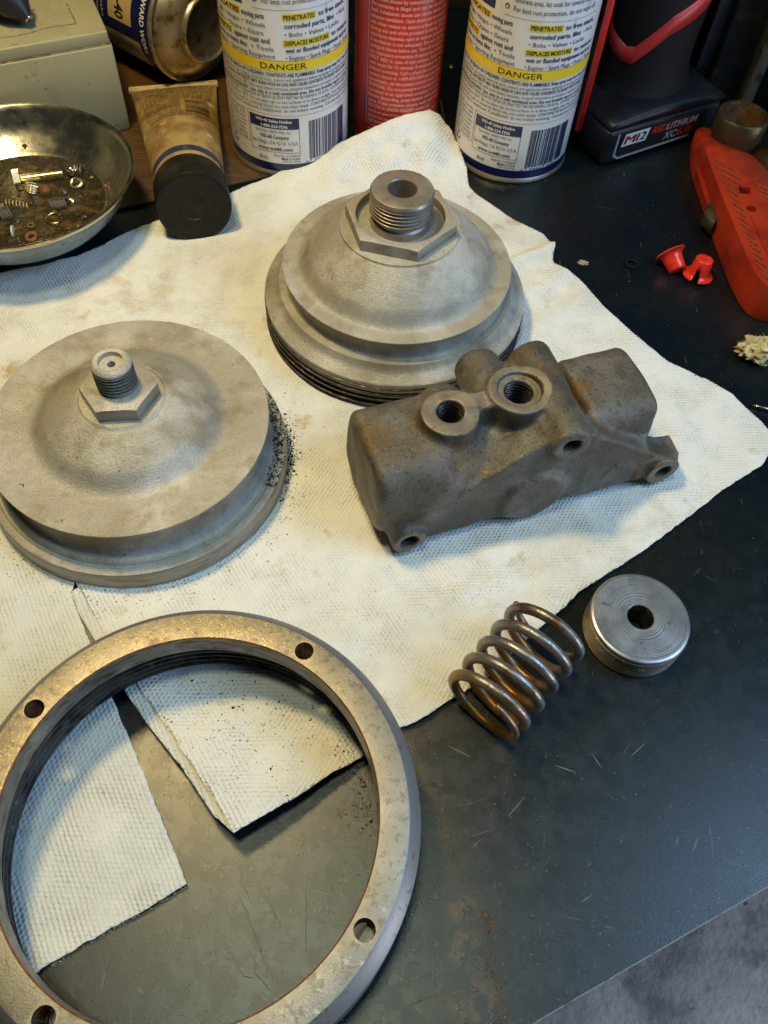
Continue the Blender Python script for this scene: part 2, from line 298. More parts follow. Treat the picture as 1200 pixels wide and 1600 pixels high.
# wooden board the box and left can stand on
q0=at(190,323,.2)[:2]; q1=at(393,280,.2)[:2]; d=(q1-q0)/np.linalg.norm(q1-q0); nn=np.array([-d[1],d[0]])
pl=[tuple(q0-d*16),tuple(q1+d*1.6),tuple(q1+d*1.6+nn*34),tuple(q0-d*16+nn*34)]
bv,bf=prism(pl,.004,.2); bd=mesh('wooden_board',bv,bf,wood,None,smooth=False); bevel(bd,.03,1); tag(bd,'thin brown wooden board lying under the cream box and left spray can','board')
# ------------------------------------------------------------------ paper towels
def poly_in(P,X,Y):
    n=len(P); ins=np.zeros(X.shape,bool); j=n-1
    for i in range(n):
        xi,yi=P[i];xj,yj=P[j]
        c=((yi>Y)!=(yj>Y))&(X<(xj-xi)*(Y-yi)/((yj-yi) if yj!=yi else 1e-9)+xi); ins^=c; j=i
    return ins
def densify(P,step):
    out=[]
    for i in range(len(P)):
        a=np.array(P[i]);b=np.array(P[(i+1)%len(P)]); n=max(1,int(np.linalg.norm(b-a)/step))
        for k in range(n): out.append(a+(b-a)*k/n)
    return np.array(out)
def smooth_chain(P,it=2):
    P=np.array(P)
    for _ in range(it):
        Q=np.roll(P,-1,0); P=np.stack([P*.75+Q*.25,P*.25+Q*.75],1).reshape(-1,P.shape[1])
    return P
def sheet(name,outline,ctrl,mat,hfun=None,step=.17,thick=.035,rag=.018,parent=None):
    """outline: (px,py,z) boundary; ctrl: extra (px,py,z) inside. A cloth-like sheet with true height"""
    O=np.array([[*at(a,b,z)[:2],z] for a,b,z in outline]); C=np.array([[*at(a,b,z)[:2],z] for a,b,z in ctrl]).reshape(-1,3)
    D=densify(O,.6); K=np.concatenate([D,C])
    def h(x,y):
        s=np.zeros_like(x);wt=np.zeros_like(x)
        for kx,ky,kz in K:
            w_=1/((x-kx)**2+(y-ky)**2+.15)**1.7; s+=w_*kz; wt+=w_
        return s/wt
    B2=densify(O[:,:2],.12)
    rg=np.array([mn.noise(Vector((p[0]*2.5,p[1]*2.5,3))) *rag*2+mn.noise(Vector((p[0]*9,p[1]*9,7)))*rag for p in B2])
    T=np.roll(B2,-1,0)-np.roll(B2,1,0); T/=np.linalg.norm(T,axis=1)[:,None]+1e-9; B2=B2+np.stack([T[:,1],-T[:,0]],1)*rg[:,None]
    lo=B2.min(0)-step;hi=B2.max(0)+step; xs=np.arange(lo[0],hi[0]+step,step);ys=np.arange(lo[1],hi[1]+step,step)
    X,Y=np.meshgrid(xs,ys,indexing='ij'); I=poly_in(B2,X,Y)
    cell=I[:-1,:-1]|I[1:,:-1]|I[:-1,1:]|I[1:,1:]
    used=np.zeros_like(I); used[:-1,:-1]|=cell;used[1:,:-1]|=cell;used[:-1,1:]|=cell;used[1:,1:]|=cell
    out=used&~I; ii=np.argwhere(out)
    for a,b in ii:
        dd=(B2[:,0]-X[a,b])**2+(B2[:,1]-Y[a,b])**2; k=dd.argmin(); X[a,b],Y[a,b]=B2[k]
    Z=h(X,Y)
    idx=-np.ones(I.shape,int); uu=np.argwhere(used); idx[used]=np.arange(len(uu))
    V=[]
    for a,b in uu:
        x,y,z=X[a,b],Y[a,b],Z[a,b]
        z+= .075*mn.noise(Vector((x*.55,y*.55,1.7)))+.02*mn.noise(Vector((x*1.7,y*1.7,4)))
        if hfun: z+=hfun(x,y)
        V.append((x,y,max(z,.03)))
    F=[(idx[a,b],idx[a+1,b],idx[a+1,b+1],idx[a,b+1]) for a,b in np.argwhere(cell)]
    o=mesh(name,V,F,mat,parent); bm=bmesh.new(); bm.from_mesh(o.data); bmesh.ops.remove_doubles(bm,verts=bm.verts,dist=.004); bmesh.ops.dissolve_degenerate(bm,dist=.002,edges=bm.edges); bm.to_mesh(o.data); bm.free()
    m=o.modifiers.new('s','SOLIDIFY'); m.thickness=thick; m.offset=-1; apply_mods(o); o.data.polygons.foreach_set('use_smooth',[True]*len(o.data.polygons))
    return o
def crease(p,q,h,wd):
    a=at(*p,.1)[:2];b=at(*q,.1)[:2]; ab=b-a; L2=ab@ab
    def f(x,y):
        t=((x-a[0])*ab[0]+(y-a[1])*ab[1])/L2; tc=min(max(t,0),1); dx=x-a[0]-ab[0]*tc; dy=y-a[1]-ab[1]*tc
        dd=math.hypot(dx,dy); return h*math.exp(-(dd/wd)**2)
    return f
cr=[crease((760,430),(868,392),.35,.35),crease((800,470),(880,430),.16,.5),crease((905,470),(830,520),.14,.6),crease((1000,560),(1080,740),.10,.8),crease((700,880),(930,830),.12,.7),crease((640,960),(780,900),.10,.5),crease((380,330),(440,420),.12,.8),crease((230,420),(380,380),.14,.9),crease((720,930),(900,880),.08,.3),crease((860,930),(1040,800),.12,1.2),crease((420,330),(650,220),.15,1.2)]
main_out=[(-190,470,.15),(0,425,.3),(60,414,.3),(120,400,.3),(150,386,.3),(200,361,.3),(240,346,.25),(300,330,.1),(368,298,.25),(430,272,.5),(490,243,.9),(555,215,1.7),(620,187,2.3),(650,175,2.4),(668,172,2.3),(684,178,2.0),(700,198,1.4),(716,225,.8),(728,262,.4),(733,292,.25),(760,315,.2),(800,342,.2),(850,366,.3),(866,385,.4),(864,408,.3),(905,436,.2),(943,479,.2),(992,522,.2),(1044,565,.2),(1101,591,.2),(1144,617,.2),(1190,658,.2),(1214,690,.25),(1190,727,.2),(1130,765,.2),(1060,820,.15),(1000,865,.15),(940,903,.15),(905,925,.2),(880,952,.25),(820,1000,.25),(760,1060,.25),(700,1095,.3),(650,1128,.35),(620,1138,.2),(590,1165,.25),(565,1183,.5),(520,1207,.8),(470,1240,1.0),(420,1270,1.15),(365,1300,1.3),(337,1252,1.1),(266,1144,.6),(214,1069,.3),(165,992,.14),(136,940,.12),(115,905,.12),(60,830,.1),(0,760,.1),(-120,700,.1),(-190,690,.1)]
main_ctrl=[(x,y,.07) for x in range(-100,1100,70) for y in range(470,900,60) if not (x>900 and y>830)]+[(430,380,.1),(520,330,.2),(600,300,.4),(640,270,.7),(690,290,.4),(560,280,.6),(600,240,1.3),(655,220,1.6),(480,290,.4),(560,1100,.12),(480,1150,.5),(420,1200,.8),(480,1080,.3),(400,1130,.5),(350,1180,.75),(300,1110,.4),(560,1040,.1),(620,1000,.1),(620,1080,.12),(260,1040,.15),(400,1000,.1),(200,960,.1),(720,1000,.12),(800,930,.1),(330,1060,.3)]
def fold_h(x,y): return sum(f(x,y) for f in cr)
tw=sheet('paper_towel',main_out,main_ctrl,towel_mat,fold_h); tag(tw,'large white embossed paper towel lying under the bell caps and valve body','paper towel')
strip=[(365,1301,1.22),(334,1274,1.0),(283,1198,.6),(229,1130,.38),(195,1080,.22),(150,1003,.1),(122,957,.09),(112,925,.08),(128,915,.08),(142,940,.08),(170,990,.1),(220,1069,.25),(272,1144,.5),(343,1252,1.0),(362,1290,1.22)]
st=sheet('folded_hem',strip,[],towel_mat2,step=.09,rag=.01,parent=tw)
left_out=[(128,880,.05),(112,925,.05),(122,957,.06),(140,1003,.08),(174,1088,.10),(198,1147,.12),(235,1235,.15),(268,1320,.15),(292,1381,.20),(220,1425,.2),(130,1474,.2),(55,1520,.15),(-70,1592,.1),(-260,1500,.1),(-260,820,.1),(0,720,.05),(90,800,.05)]
lf=sheet('paper_towel',left_out,[(x,y,.05) for x in range(-200,130,60) for y in range(860,1500,60)]+[(180,1250,.1),(200,1350,.12)],towel_mat2,lambda x,y:.0,rag=.022); tag(lf,'separate smaller paper towel sheet under left side of the big ring, torn lower edge','paper towel')
# loose fibres along the torn edge
fv=[];ff=[]
for i in range(45):
    t=random.random(); px=292+(55-292)*t+random.uniform(-3,3); py=1381+(1520-1381)*t+1
    a=Vector(at(px,py,.18)); ang=random.uniform(-2.4,-.4); l=random.uniform(.04,.13)
    v,f=tube([a,a+Vector((math.cos(ang)*l*.5,math.sin(ang)*l*.5,.01)),a+Vector((math.cos(ang+.6)*l,math.sin(ang+.6)*l,-.04))],.006,4); ff.append((v,f))
V,F=merge(ff); fb=mesh('paper_fibre',V,F,towel_mat2,lf); tag(fb,kind='stuff')
# ================================================================== ROUND METAL PARTS
def thread_profile(r0,r1,z0,z1,n):
    """saw-tooth from z1 (top) to z0, r0 root, r1 crest"""
    out=[]; p=(z1-z0)/n
    for i in range(n):
        z=z1-i*p
        out+=[(r0,z),(r0,z-p*.12),(r1,z-p*.42),(r1,z-p*.62),(r0,z-p*.92)]
    out.append((r0,z0)); return out
def dome(r0,z0,r1,z1,n,s=.5):
    """S-curve from (r0,z0) to (r1,z1)"""
    out=[]
    for i in range(n+1):
        t=i/n; e=t*t*(3-2*t); out.append((r0+(r1-r0)*t,z0+(z1-z0)*(e*s+t*(1-s))))
    return out
def swell(t,c,w_):
    s_=min(1,t/w_); s_=s_*s_*(3-2*s_); return s_*((1-c)*t+c*(1-(1-t)**2))
def hexnut(name,parent,R,z0,z1,rot,mat,hole=None,arc=.12,cz=None):
    v,f=prism(circ(0,0,R,6,rot),z0,z1); o=mesh(name,v,f,mat,parent,smooth=False)
    c,g=lathe([(0.001,z0-1),(R*1.2,z0-1),(R*1.2,z1-arc*2.2),(R*.90,z1+.0001+arc*.15),(0.001,z1+arc*.15)],64,False)
    cu=mesh('cut',c,g,None,None,False); weld(cu); cu.parent=parent
    boolean(o,[cu],'INTERSECT')
    if hole:
        c,g=prism(circ(0,0,hole[0],64),hole[1],z1+1); cu=mesh('cut',c,g,None,None,False); cu.parent=parent; boolean(o,[cu])
    bevel(o,.025,2,30); return o
# --- left cap
capA=thing('bell_cap','flat rimmed sandblasted steel cap with small hex nut and thin threaded stem','metal cap',(-10.5,1.53,.1))
prof=[(5.9,0),(6.12,.0),(6.18,.08),(6.18,.86),(6.13,.95),(5.98,1.0),(5.86,1.02),(5.80,.94),(5.70,.94),(5.64,1.05),(5.52,1.10),(5.34,1.16),(5.24,1.32),(5.22,1.7),(5.26,2.2),(5.40,2.55),(5.52,2.74),(5.576,2.80),(5.56,2.83)]
prof+=[(5.2,2.83),(4.7,2.825),(4.2,2.80)]+[(4.05+(1.75-4.05)*t, 2.80+1.38*swell(t,.25,.42)) for t in np.linspace(0.0,1,28)]
prof+=[(1.70,4.16),(1.62,4.22),(1.60,4.24),(1.0,4.24),(.001,4.24)]
o=lat('dome_body',[p for p in prof],blasted,capA,160,sharp=40)
sd=lat('groove_wall',[(6.19,.06),(6.195,.85),(6.14,.955)],flange_side,capA,160)
hexnut('hex_nut',capA,1.49,4.24,4.86,math.radians(-110),blasted,arc=.10)
sp=[(.001,5.95),(.16,5.95),(.17,5.72),(.18,5.72)]
stp=[(.001,5.55),(.15,5.56),(.155,5.97),(.45,5.97),(.46,6.16),(.62,6.18),(.66,6.16),(.75,6.05),(.75,5.95)]+thread_profile(.63,.765,4.98,5.95,6)+[(.64,4.98),(.64,4.80),(.60,4.7)]
o=lat('threaded_stem',stp,blasted,capA,72,sharp=30)
o.data.materials.append(grey_thread)
for p in o.data.polygons:
    if 4.9<p.center.z<6.0 and math.hypot(p.center.x,p.center.y)>.5: p.material_index=1
for nm_ in ('hex_nut',):
    me=bpy.data.objects[nm_].data; me.materials.append(flange_side)
    for p in me.polygons:
        if abs(p.normal.z)<.4: p.material_index=1
# --- right cap
capB=thing('bell_cap','domed steel cap with fat threaded stem in recessed hex nut and black threaded rim','metal cap',(-.34,11.74,.1))
prof=[(6.02,.02)]+[(6.22,1.52),(6.22,1.60),(6.16,1.66),(5.8,1.80),(5.62,1.98),(5.56,2.16),(5.52,2.22),(5.36,2.22),(5.18,2.24),(5.10,2.34),(5.06,2.6),(5.08,2.95),(5.18,3.12),(5.31,3.24),(5.30,3.28)]
prof+=[(5.1,3.29),(4.9,3.275)]+[(4.75+(2.75-4.75)*t,3.31+1.92*(1-(1-t)**1.0*(1-.0))*1.0 if False else 3.27+1.93*swell(t,.22,.34)) for t in np.linspace(.0,1,26)]
prof+=[(2.70,5.18),(2.68,5.27),(2.62,5.28),(1.9,5.28),(.9,5.28)]
o=lat('dome_body',prof,blasted,capB,160,sharp=40)
o=lat('threaded_rim',[(5.9,.0)]+[(r,z) for r,z in reversed(thread_profile(5.93,6.25,.04,1.50,4))]+[(6.0,1.52)],dark_thread,capB,200,sharp=25)
hexnut('hex_nut',capB,2.52,5.28,5.85,math.radians(-10),blasted,hole=(1.98,5.42),arc=.05)
stp=[(.001,4.6),(.62,4.6),(.63,7.10),(.66,7.14),(1.26,7.14),(1.34,7.11),(1.39,7.02),(1.39,6.92)]+thread_profile(1.27,1.39,6.02,6.92,5)+[(1.20,6.0),(1.20,5.80),(1.30,5.72),(1.30,5.55),(1.34,5.42)]
o=lat('threaded_stem',stp,machined,capB,96,sharp=30)
me=bpy.data.objects['hex_nut.001'].data; me.materials.append(flange_side)
for p in me.polygons:
    if abs(p.normal.z)<.4: p.material_index=1
# --- big ring
ring=thing('threaded_ring','large heavy steel ring with four drilled holes and internal thread, over towel and table','ring',(-5.03,-13.49,.12))
prof=[(6.94,0.0),(6.94,2.80),(6.58,3.30),(6.54,3.32),(5.675,3.32),(5.63,3.27),(5.63,2.38),(5.66,2.34),(6.28,2.30),(6.28,2.22)]
th=thread_profile(6.30,6.02,.15,2.18,6); prof+=th+[(6.30,.05),(6.34,0)]
o=lat('ring_body',prof,ring_in,ring,200,close=True,sharp=28)
cut=[]
for a in (63.1,153.3,-26.8,-116.8):
    a=math.radians(a); v,f=prism(circ(6.1*math.cos(a),6.1*math.sin(a),.315,28),1.7,3.6); c=mesh('cut',v,f,None,ring,False); cut.append(c)
boolean(o,cut)
me=o.data; me.materials.clear()
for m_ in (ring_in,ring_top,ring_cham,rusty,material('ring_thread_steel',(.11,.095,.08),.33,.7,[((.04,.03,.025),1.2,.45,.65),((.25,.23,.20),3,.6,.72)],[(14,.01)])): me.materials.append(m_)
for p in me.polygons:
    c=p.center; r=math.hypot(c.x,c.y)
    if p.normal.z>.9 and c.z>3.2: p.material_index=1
    elif p.normal.z>.3 and c.z>2.7 and r>6.4: p.material_index=2
    elif 5.63<r<5.68 and c.z>3.27 and .2<p.normal.z<.95: p.material_index=3
    elif 5.8<r<6.4 and c.z<2.29: p.material_index=4
    elif r<5.7 and c.z>2.3: p.material_index=0
    elif 5.72<r<6.5 and 1.65<c.z<3.3 and min(math.hypot(c.x-6.1*math.cos(math.radians(a)),c.y-6.1*math.sin(math.radians(a))) for a in (63.1,153.3,-26.8,-116.8))<.36: p.material_index=3
me.polygons.foreach_set('use_smooth',[True]*len(me.polygons)); me.set_sharp_from_angle(angle=math.radians(28))
# --- puck
pk=thing('threaded_plug','short steel plug with centre hole and turned face, standing beside the coil spring','metal plug',(9.96,-4.64,0),rz=.4)
prof=[(.50,.1),(.50,1.30),(.53,1.33),(1.78,1.332),(1.85,1.30),(1.88,1.25),(1.88,1.17),(1.80,1.15)]+thread_profile(1.82,1.91,.10,1.12,11)+[(1.86,.02),(1.80,0),(.5,0)]
turned=material('turned_steel_face',(.30,.305,.32),.34,.75,[((.42,.42,.43),1.0,.4,.7),((.22,.19,.15),2.2,.62,.72),((.10,.06,.03),5,.70,.74)],[(30,.003)],rvar=.08)
nt=turned.node_tree; N_=nt.nodes; tcx=N_.new('ShaderNodeTexCoord'); sp_=N_.new('ShaderNodeSeparateXYZ'); nt.links.new(tcx.outputs['Object'],sp_.inputs[0]); cb=N_.new('ShaderNodeCombineXYZ'); nt.links.new(sp_.outputs[0],cb.inputs[0]); nt.links.new(sp_.outputs[1],cb.inputs[1])
ln=N_.new('ShaderNodeVectorMath'); ln.operation='LENGTH'; nt.links.new(cb.outputs[0],ln.inputs[0]); n1d=N_.new('ShaderNodeTexNoise'); n1d.noise_dimensions='1D'; n1d.inputs['Scale'].default_value=16; n1d.inputs['Detail'].default_value=3; nt.links.new(ln.outputs['Value'],n1d.inputs['W'])
bpn=N_.new('ShaderNodeBump'); bpn.inputs['Distance'].default_value=.008; nt.links.new(n1d.outputs[0],bpn.inputs['Height']); pb=N_['Principled BSDF']; nt.links.new(pb.inputs['Normal'].links[0].from_socket,bpn.inputs['Normal']); nt.links.new(bpn.outputs[0],pb.inputs['Normal'])
o=lat('plug_body',prof,turned,pk,120,sharp=18)
me=o.data; me.materials.append(material('brown_worn_thread',(.075,.058,.038),.45,.45,[((.045,.03,.018),.8,.42,.62),((.24,.21,.17),4,.58,.72)],[(18,.008)])); me.materials.append(bore_dark)
for p in me.polygons:
    r=math.hypot(p.center.x,p.center.y)
    if r>1.80 and p.center.z<1.12:p.material_index=1
    if r<.515 and p.center.z<1.30: p.material_index=2
# --- coil spring, lying
a=Vector((3.96,-8.83,1.67)); b=Vector((6.22,-5.86,2.02)); ax=(b-a).normalized(); side=ax.cross(Vector((0,0,1))).normalized(); upv=side.cross(ax).normalized(); R=1.46; wr=.203
pts=[];turns=5.7; n=int(turns*40)
L=(b-a).length+.16
for i in range(n+1):
    t=i/n; ph=math.radians(72)-2*math.pi*turns*t
    # closed ends: the pitch eases at both ends
    tt=t*turns; f0=lambda u: u*.30 if u<.7 else .21+(u-.7)
    tot=.21+(turns-1.3)+.18; s=(f0(tt) if tt<turns-.6 else .21+(turns-1.3)+(tt-turns+.6)*.30)/tot
    pts.append(a-ax*.05+ax*(L*s)+side*(R*math.cos(ph))+upv*(R*math.sin(ph)))
rr=[wr]*(n+1)
for _ in range(14):   # round the change of pitch
    pts=[pts[0]]+[(pts[i-1]+pts[i]*6+pts[i+1])/8 for i in range(1,len(pts)-1)]+[pts[-1]]
for i in range(30): rr[i]=wr*(.45+.55*(i/30)**.7); rr[-1-i]=wr*(.6+.4*(i/30)**.7)
v,f=tube(pts,rr,14); sp=mesh('coil_spring',v,f,spring_mat,None); tag(sp,'rusty heavy coil spring lying on its side across towel edge and table','spring')
# ================================================================== VALVE BODY (one casting from a distance field)
def surface_nets(D,org,h):
    """vertices and quads of the zero surface of D"""
    s=D<0; nx,ny,nz=D.shape
    c=np.zeros((nx-1,ny-1,nz-1),int); 
    for i in (0,1):
        for j in (0,1):
            for k in (0,1): c+=s[i:nx-1+i,j:ny-1+j,k:nz-1+k]
    act=(c>0)&(c<8); idx=-np.ones(act.shape,int); A_=np.argwhere(act); idx[act]=np.arange(len(A_))
    acc=np.zeros((len(A_),3)); cnt=np.zeros(len(A_)); corners=[(i,j,k) for i in (0,1) for j in (0,1) for k in (0,1)]
    for p in corners:
        for q in corners:
            if sum(q)-sum(p)==1 and all(qq>=pp for pp,qq in zip(p,q)):
                d0=D[A_[:,0]+p[0],A_[:,1]+p[1],A_[:,2]+p[2]]; d1=D[A_[:,0]+q[0],A_[:,1]+q[1],A_[:,2]+q[2]]
                m=(d0<0)!=(d1<0); t=np.where(m,d0/(d0-d1+1e-12),0)
                pos=np.array(p)[None]+t[:,None]*(np.array(q)-np.array(p))[None]; acc[m]+=pos[m]; cnt[m]+=1
    V=(A_+acc/cnt[:,None])*h+org; F=[]
    for ax_ in range(3):
        sl0=[slice(None)]*3; sl1=[slice(None)]*3; sl0[ax_]=slice(0,-1); sl1[ax_]=slice(1,None)
        e=s[tuple(sl0)]!=s[tuple(sl1)]; E_=np.argwhere(e); o1,o2=[(1,2),(2,0),(0,1)][ax_]
        ok=(E_[:,o1]>0)&(E_[:,o2]>0)&(E_[:,o1]<D.shape[o1]-1)&(E_[:,o2]<D.shape[o2]-1); E_=E_[ok]
        def g(d1,d2):
            Q=E_.copy(); Q[:,o1]-=d1; Q[:,o2]-=d2; return idx[Q[:,0],Q[:,1],Q[:,2]]
        q=np.stack([g(1,1),g(0,1),g(0,0),g(1,0)],1); fl_=s[E_[:,0],E_[:,1],E_[:,2]]; q[~fl_]=q[~fl_][:,::-1]; F.append(q)
    return V,np.concatenate(F)
def smin(a,b,k):
    h=np.clip(.5+.5*(b-a)/k,0,1); return b*(1-h)+a*h-k*h*(1-h)
def smax(a,b,k): return -smin(-a,-b,k)
hs=.062; org=np.array([-2.2,-1.2,-.4]); X,Y,Z=np.meshgrid(*[np.arange(o_,e_,hs) for o_,e_ in zip(org,(12.9,6.6,6.4))],indexing='ij')
def cyl_a(a0,a1,bc,zc,r,rnd=.3,sq=1.0,rb=None):
    rb=rb or r; q=((np.abs(Y-bc)/rb)**(2+sq)+(np.abs(Z-zc)/r)**(2+sq))**(1/(2+sq))*min(r,rb)-min(r,rb)
    d2=np.abs(X-(a0+a1)/2)-(a1-a0)/2; qx=q+rnd; dx=d2+rnd
    return np.minimum(np.maximum(qx,dx),0)+np.hypot(np.maximum(qx,0),np.maximum(dx,0))-rnd
def cyl_dir(p,dirv,L_,r,rnd=.06,r2=None):
    dv=np.array(dirv,float); dv/=np.linalg.norm(dv); x=X-p[0];y=Y-p[1];z=Z-p[2]; t=x*dv[0]+y*dv[1]+z*dv[2]
    rad=np.sqrt(np.maximum((x-t*dv[0])**2+(y-t*dv[1])**2+(z-t*dv[2])**2,0)); rr_=r if r2 is None else r+(r2-r)*np.clip(t/L_,0,1)
    q=rad-rr_+rnd; d2=np.abs(t-L_/2)-L_/2+rnd
    return np.minimum(np.maximum(q,d2),0)+np.hypot(np.maximum(q,0),np.maximum(d2,0))-rnd
def slab(poly,b0,b1,rnd=.1):
    """convex polygon (a,z) extruded along b"""
    d=None; n=len(poly)
    for i in range(n):
        p=np.array(poly[i]);q=np.array(poly[(i+1)%n]); e=q-p; e/=np.linalg.norm(e); nrm=np.array([e[1],-e[0]])
        dd=(X-p[0])*nrm[0]+(Z-p[1])*nrm[1]; d=dd if d is None else smax(d,dd,.1)
    return smax(d,np.abs(Y-(b0+b1)/2)-(b1-b0)/2,rnd)
D=cyl_a(-1.25,1.75,2.60,2.62,2.04,.42,1.6,2.16)                      # left barrel
D=smin(D,cyl_a(.6,8.6,2.45,2.25,1.85,.4,.8,2.05),.7)                # middle
D=smin(D,cyl_a(7.7,10.75,2.75,2.95,1.70,.34,2.0,1.93),.22)           # right barrel
D=smin(D,cyl_a(7.4,10.45,2.35,1.75,1.45,.25,1.2,2.05),.22)
D=smin(D,cyl_dir((2.2,2.62,2.8),(0,-.03,1),2.42,1.13,.05),.45)      # port bosses
D=smin(D,cyl_dir((5.1,2.78,2.8),(0,-.03,1),2.60,1.22,.05),.45)
D=smin(D,smax(smax(np.abs(X-3.6)-1.5,np.abs(Y-2.75)-.42,.1),np.abs(Z-4.5)-.72,.1),.28)
D=smin(D,cyl_dir((2.35,3.0,4.15),(.12,1,-.20),1.35,.95,.35),.35)        # rusty lumps behind the ports
D=smin(D,cyl_dir((4.30,2.9,4.15),(.10,1,.03),2.65,.92,.35),.35)
D=smin(D,cyl_dir((6.17,-.02,4.74),(.085,1,.0),4.85,.80,.14,.84),.30)   # long lug tube
D=smin(D,smax(smax(np.abs(X-6.3)-.85,np.abs(Y-2.7)-1.9,.3),np.abs(Z-3.6)-1.2,.3),.5)
D=smin(D,cyl_dir((-.03,-.02,.93),(0,1,0),1.6,.72,.06),.22)
D=smin(D,cyl_dir((11.45,-.04,.98),(0,1,0),1.30,.76,.05),.12)
D=smin(D,smax(smax(np.abs(X-11.25)-.95,np.abs(Y-.74)-.54,.05),np.abs(Z-1.12)-.60,.05),.12)
D=smin(D,slab([(-.4,.35),(11.6,.35),(11.9,1.3),(6.9,5.0),(5.5,5.0),(-.5,1.5)],.28,1.5,.2),.25)
D=smin(D,cyl_dir((5.3,.02,1.55),(0,1,0),.95,1.40,.20),.35)
D=smin(D,cyl_dir((9.2,.25,1.2),(0,1,.15),1.0,.95,.15),.15)
# casting lumps
nz_=.035*np.sin(X*1.9+1)*np.sin(Y*2.3)*np.sin(Z*2.1+.5)+.02*np.sin(X*4.3)*np.sin(Y*3.9+1)*np.sin(Z*4.7)
D=D+nz_
D=np.maximum(D,-(Z-.03)) ; D=smax(D,Z-(5.22+.03*0),.04) if False else D
D=smax(D,-cyl_dir((2.2,2.62,3.2),(0,-.03,1),3.0,.52,.02),.05)
D=smax(D,-cyl_dir((5.1,2.78,3.0),(0,-.03,1),3.2,.57,.02),.05)
D=smax(D,-cyl_dir((5.1,2.70,5.22),(0,-.03,1),1.0,.86,.01),.03)
for (a_,z_) in ((-.03,.93),(11.45,.98),(6.17,4.74)): D=smax(D,-cyl_dir((a_,-1.2,z_),(0,1,0),2.1,.37,.02),.04)
V,F=surface_nets(D,org,hs)
vth=math.radians(23.1)
valve=thing('valve_body','rusty brown cast iron valve body with two threaded ports facing up','valve body',(1.15,-2.0,.12),vth)
o=mesh('casting',V,F,valve_mat,valve)
o.data.materials.append(port_face)
nrm=[p.normal.copy() for p in o.data.polygons]
for p in o.data.polygons:
    c=p.center
    if p.normal.z>.90 and c.z>4.9 and (math.hypot(c.x-2.2,c.y-2.55)<1.10 or math.hypot(c.x-5.1,c.y-2.70)<1.19 or (2.2<c.x<5.1 and abs(c.y-2.7)<.42)): p.material_index=1
    
    if p.normal.y<-.97 and c.y<.08 and min(math.hypot(c.x-x_,c.z-z_) for x_,z_ in ((-.03,.93),(11.45,.98),(6.17,4.74)))<.8: p.material_index=1
for (x_,y_,r_,zt,n_) in ((2.2,2.60,.525,5.1,9),(5.1,2.74,.575,5.15,9)):
    pr=[(r_+.03,zt)]+[(r,z) for r,z in thread_profile(r_+.0,r_-.055,zt-1.5,zt-.04,n_)]+[(r_,zt-1.9),(.001,zt-1.95)]
    lat('port_thread',pr,bore_dark,valve,48,sharp=25,loc=(x_,y_,0))
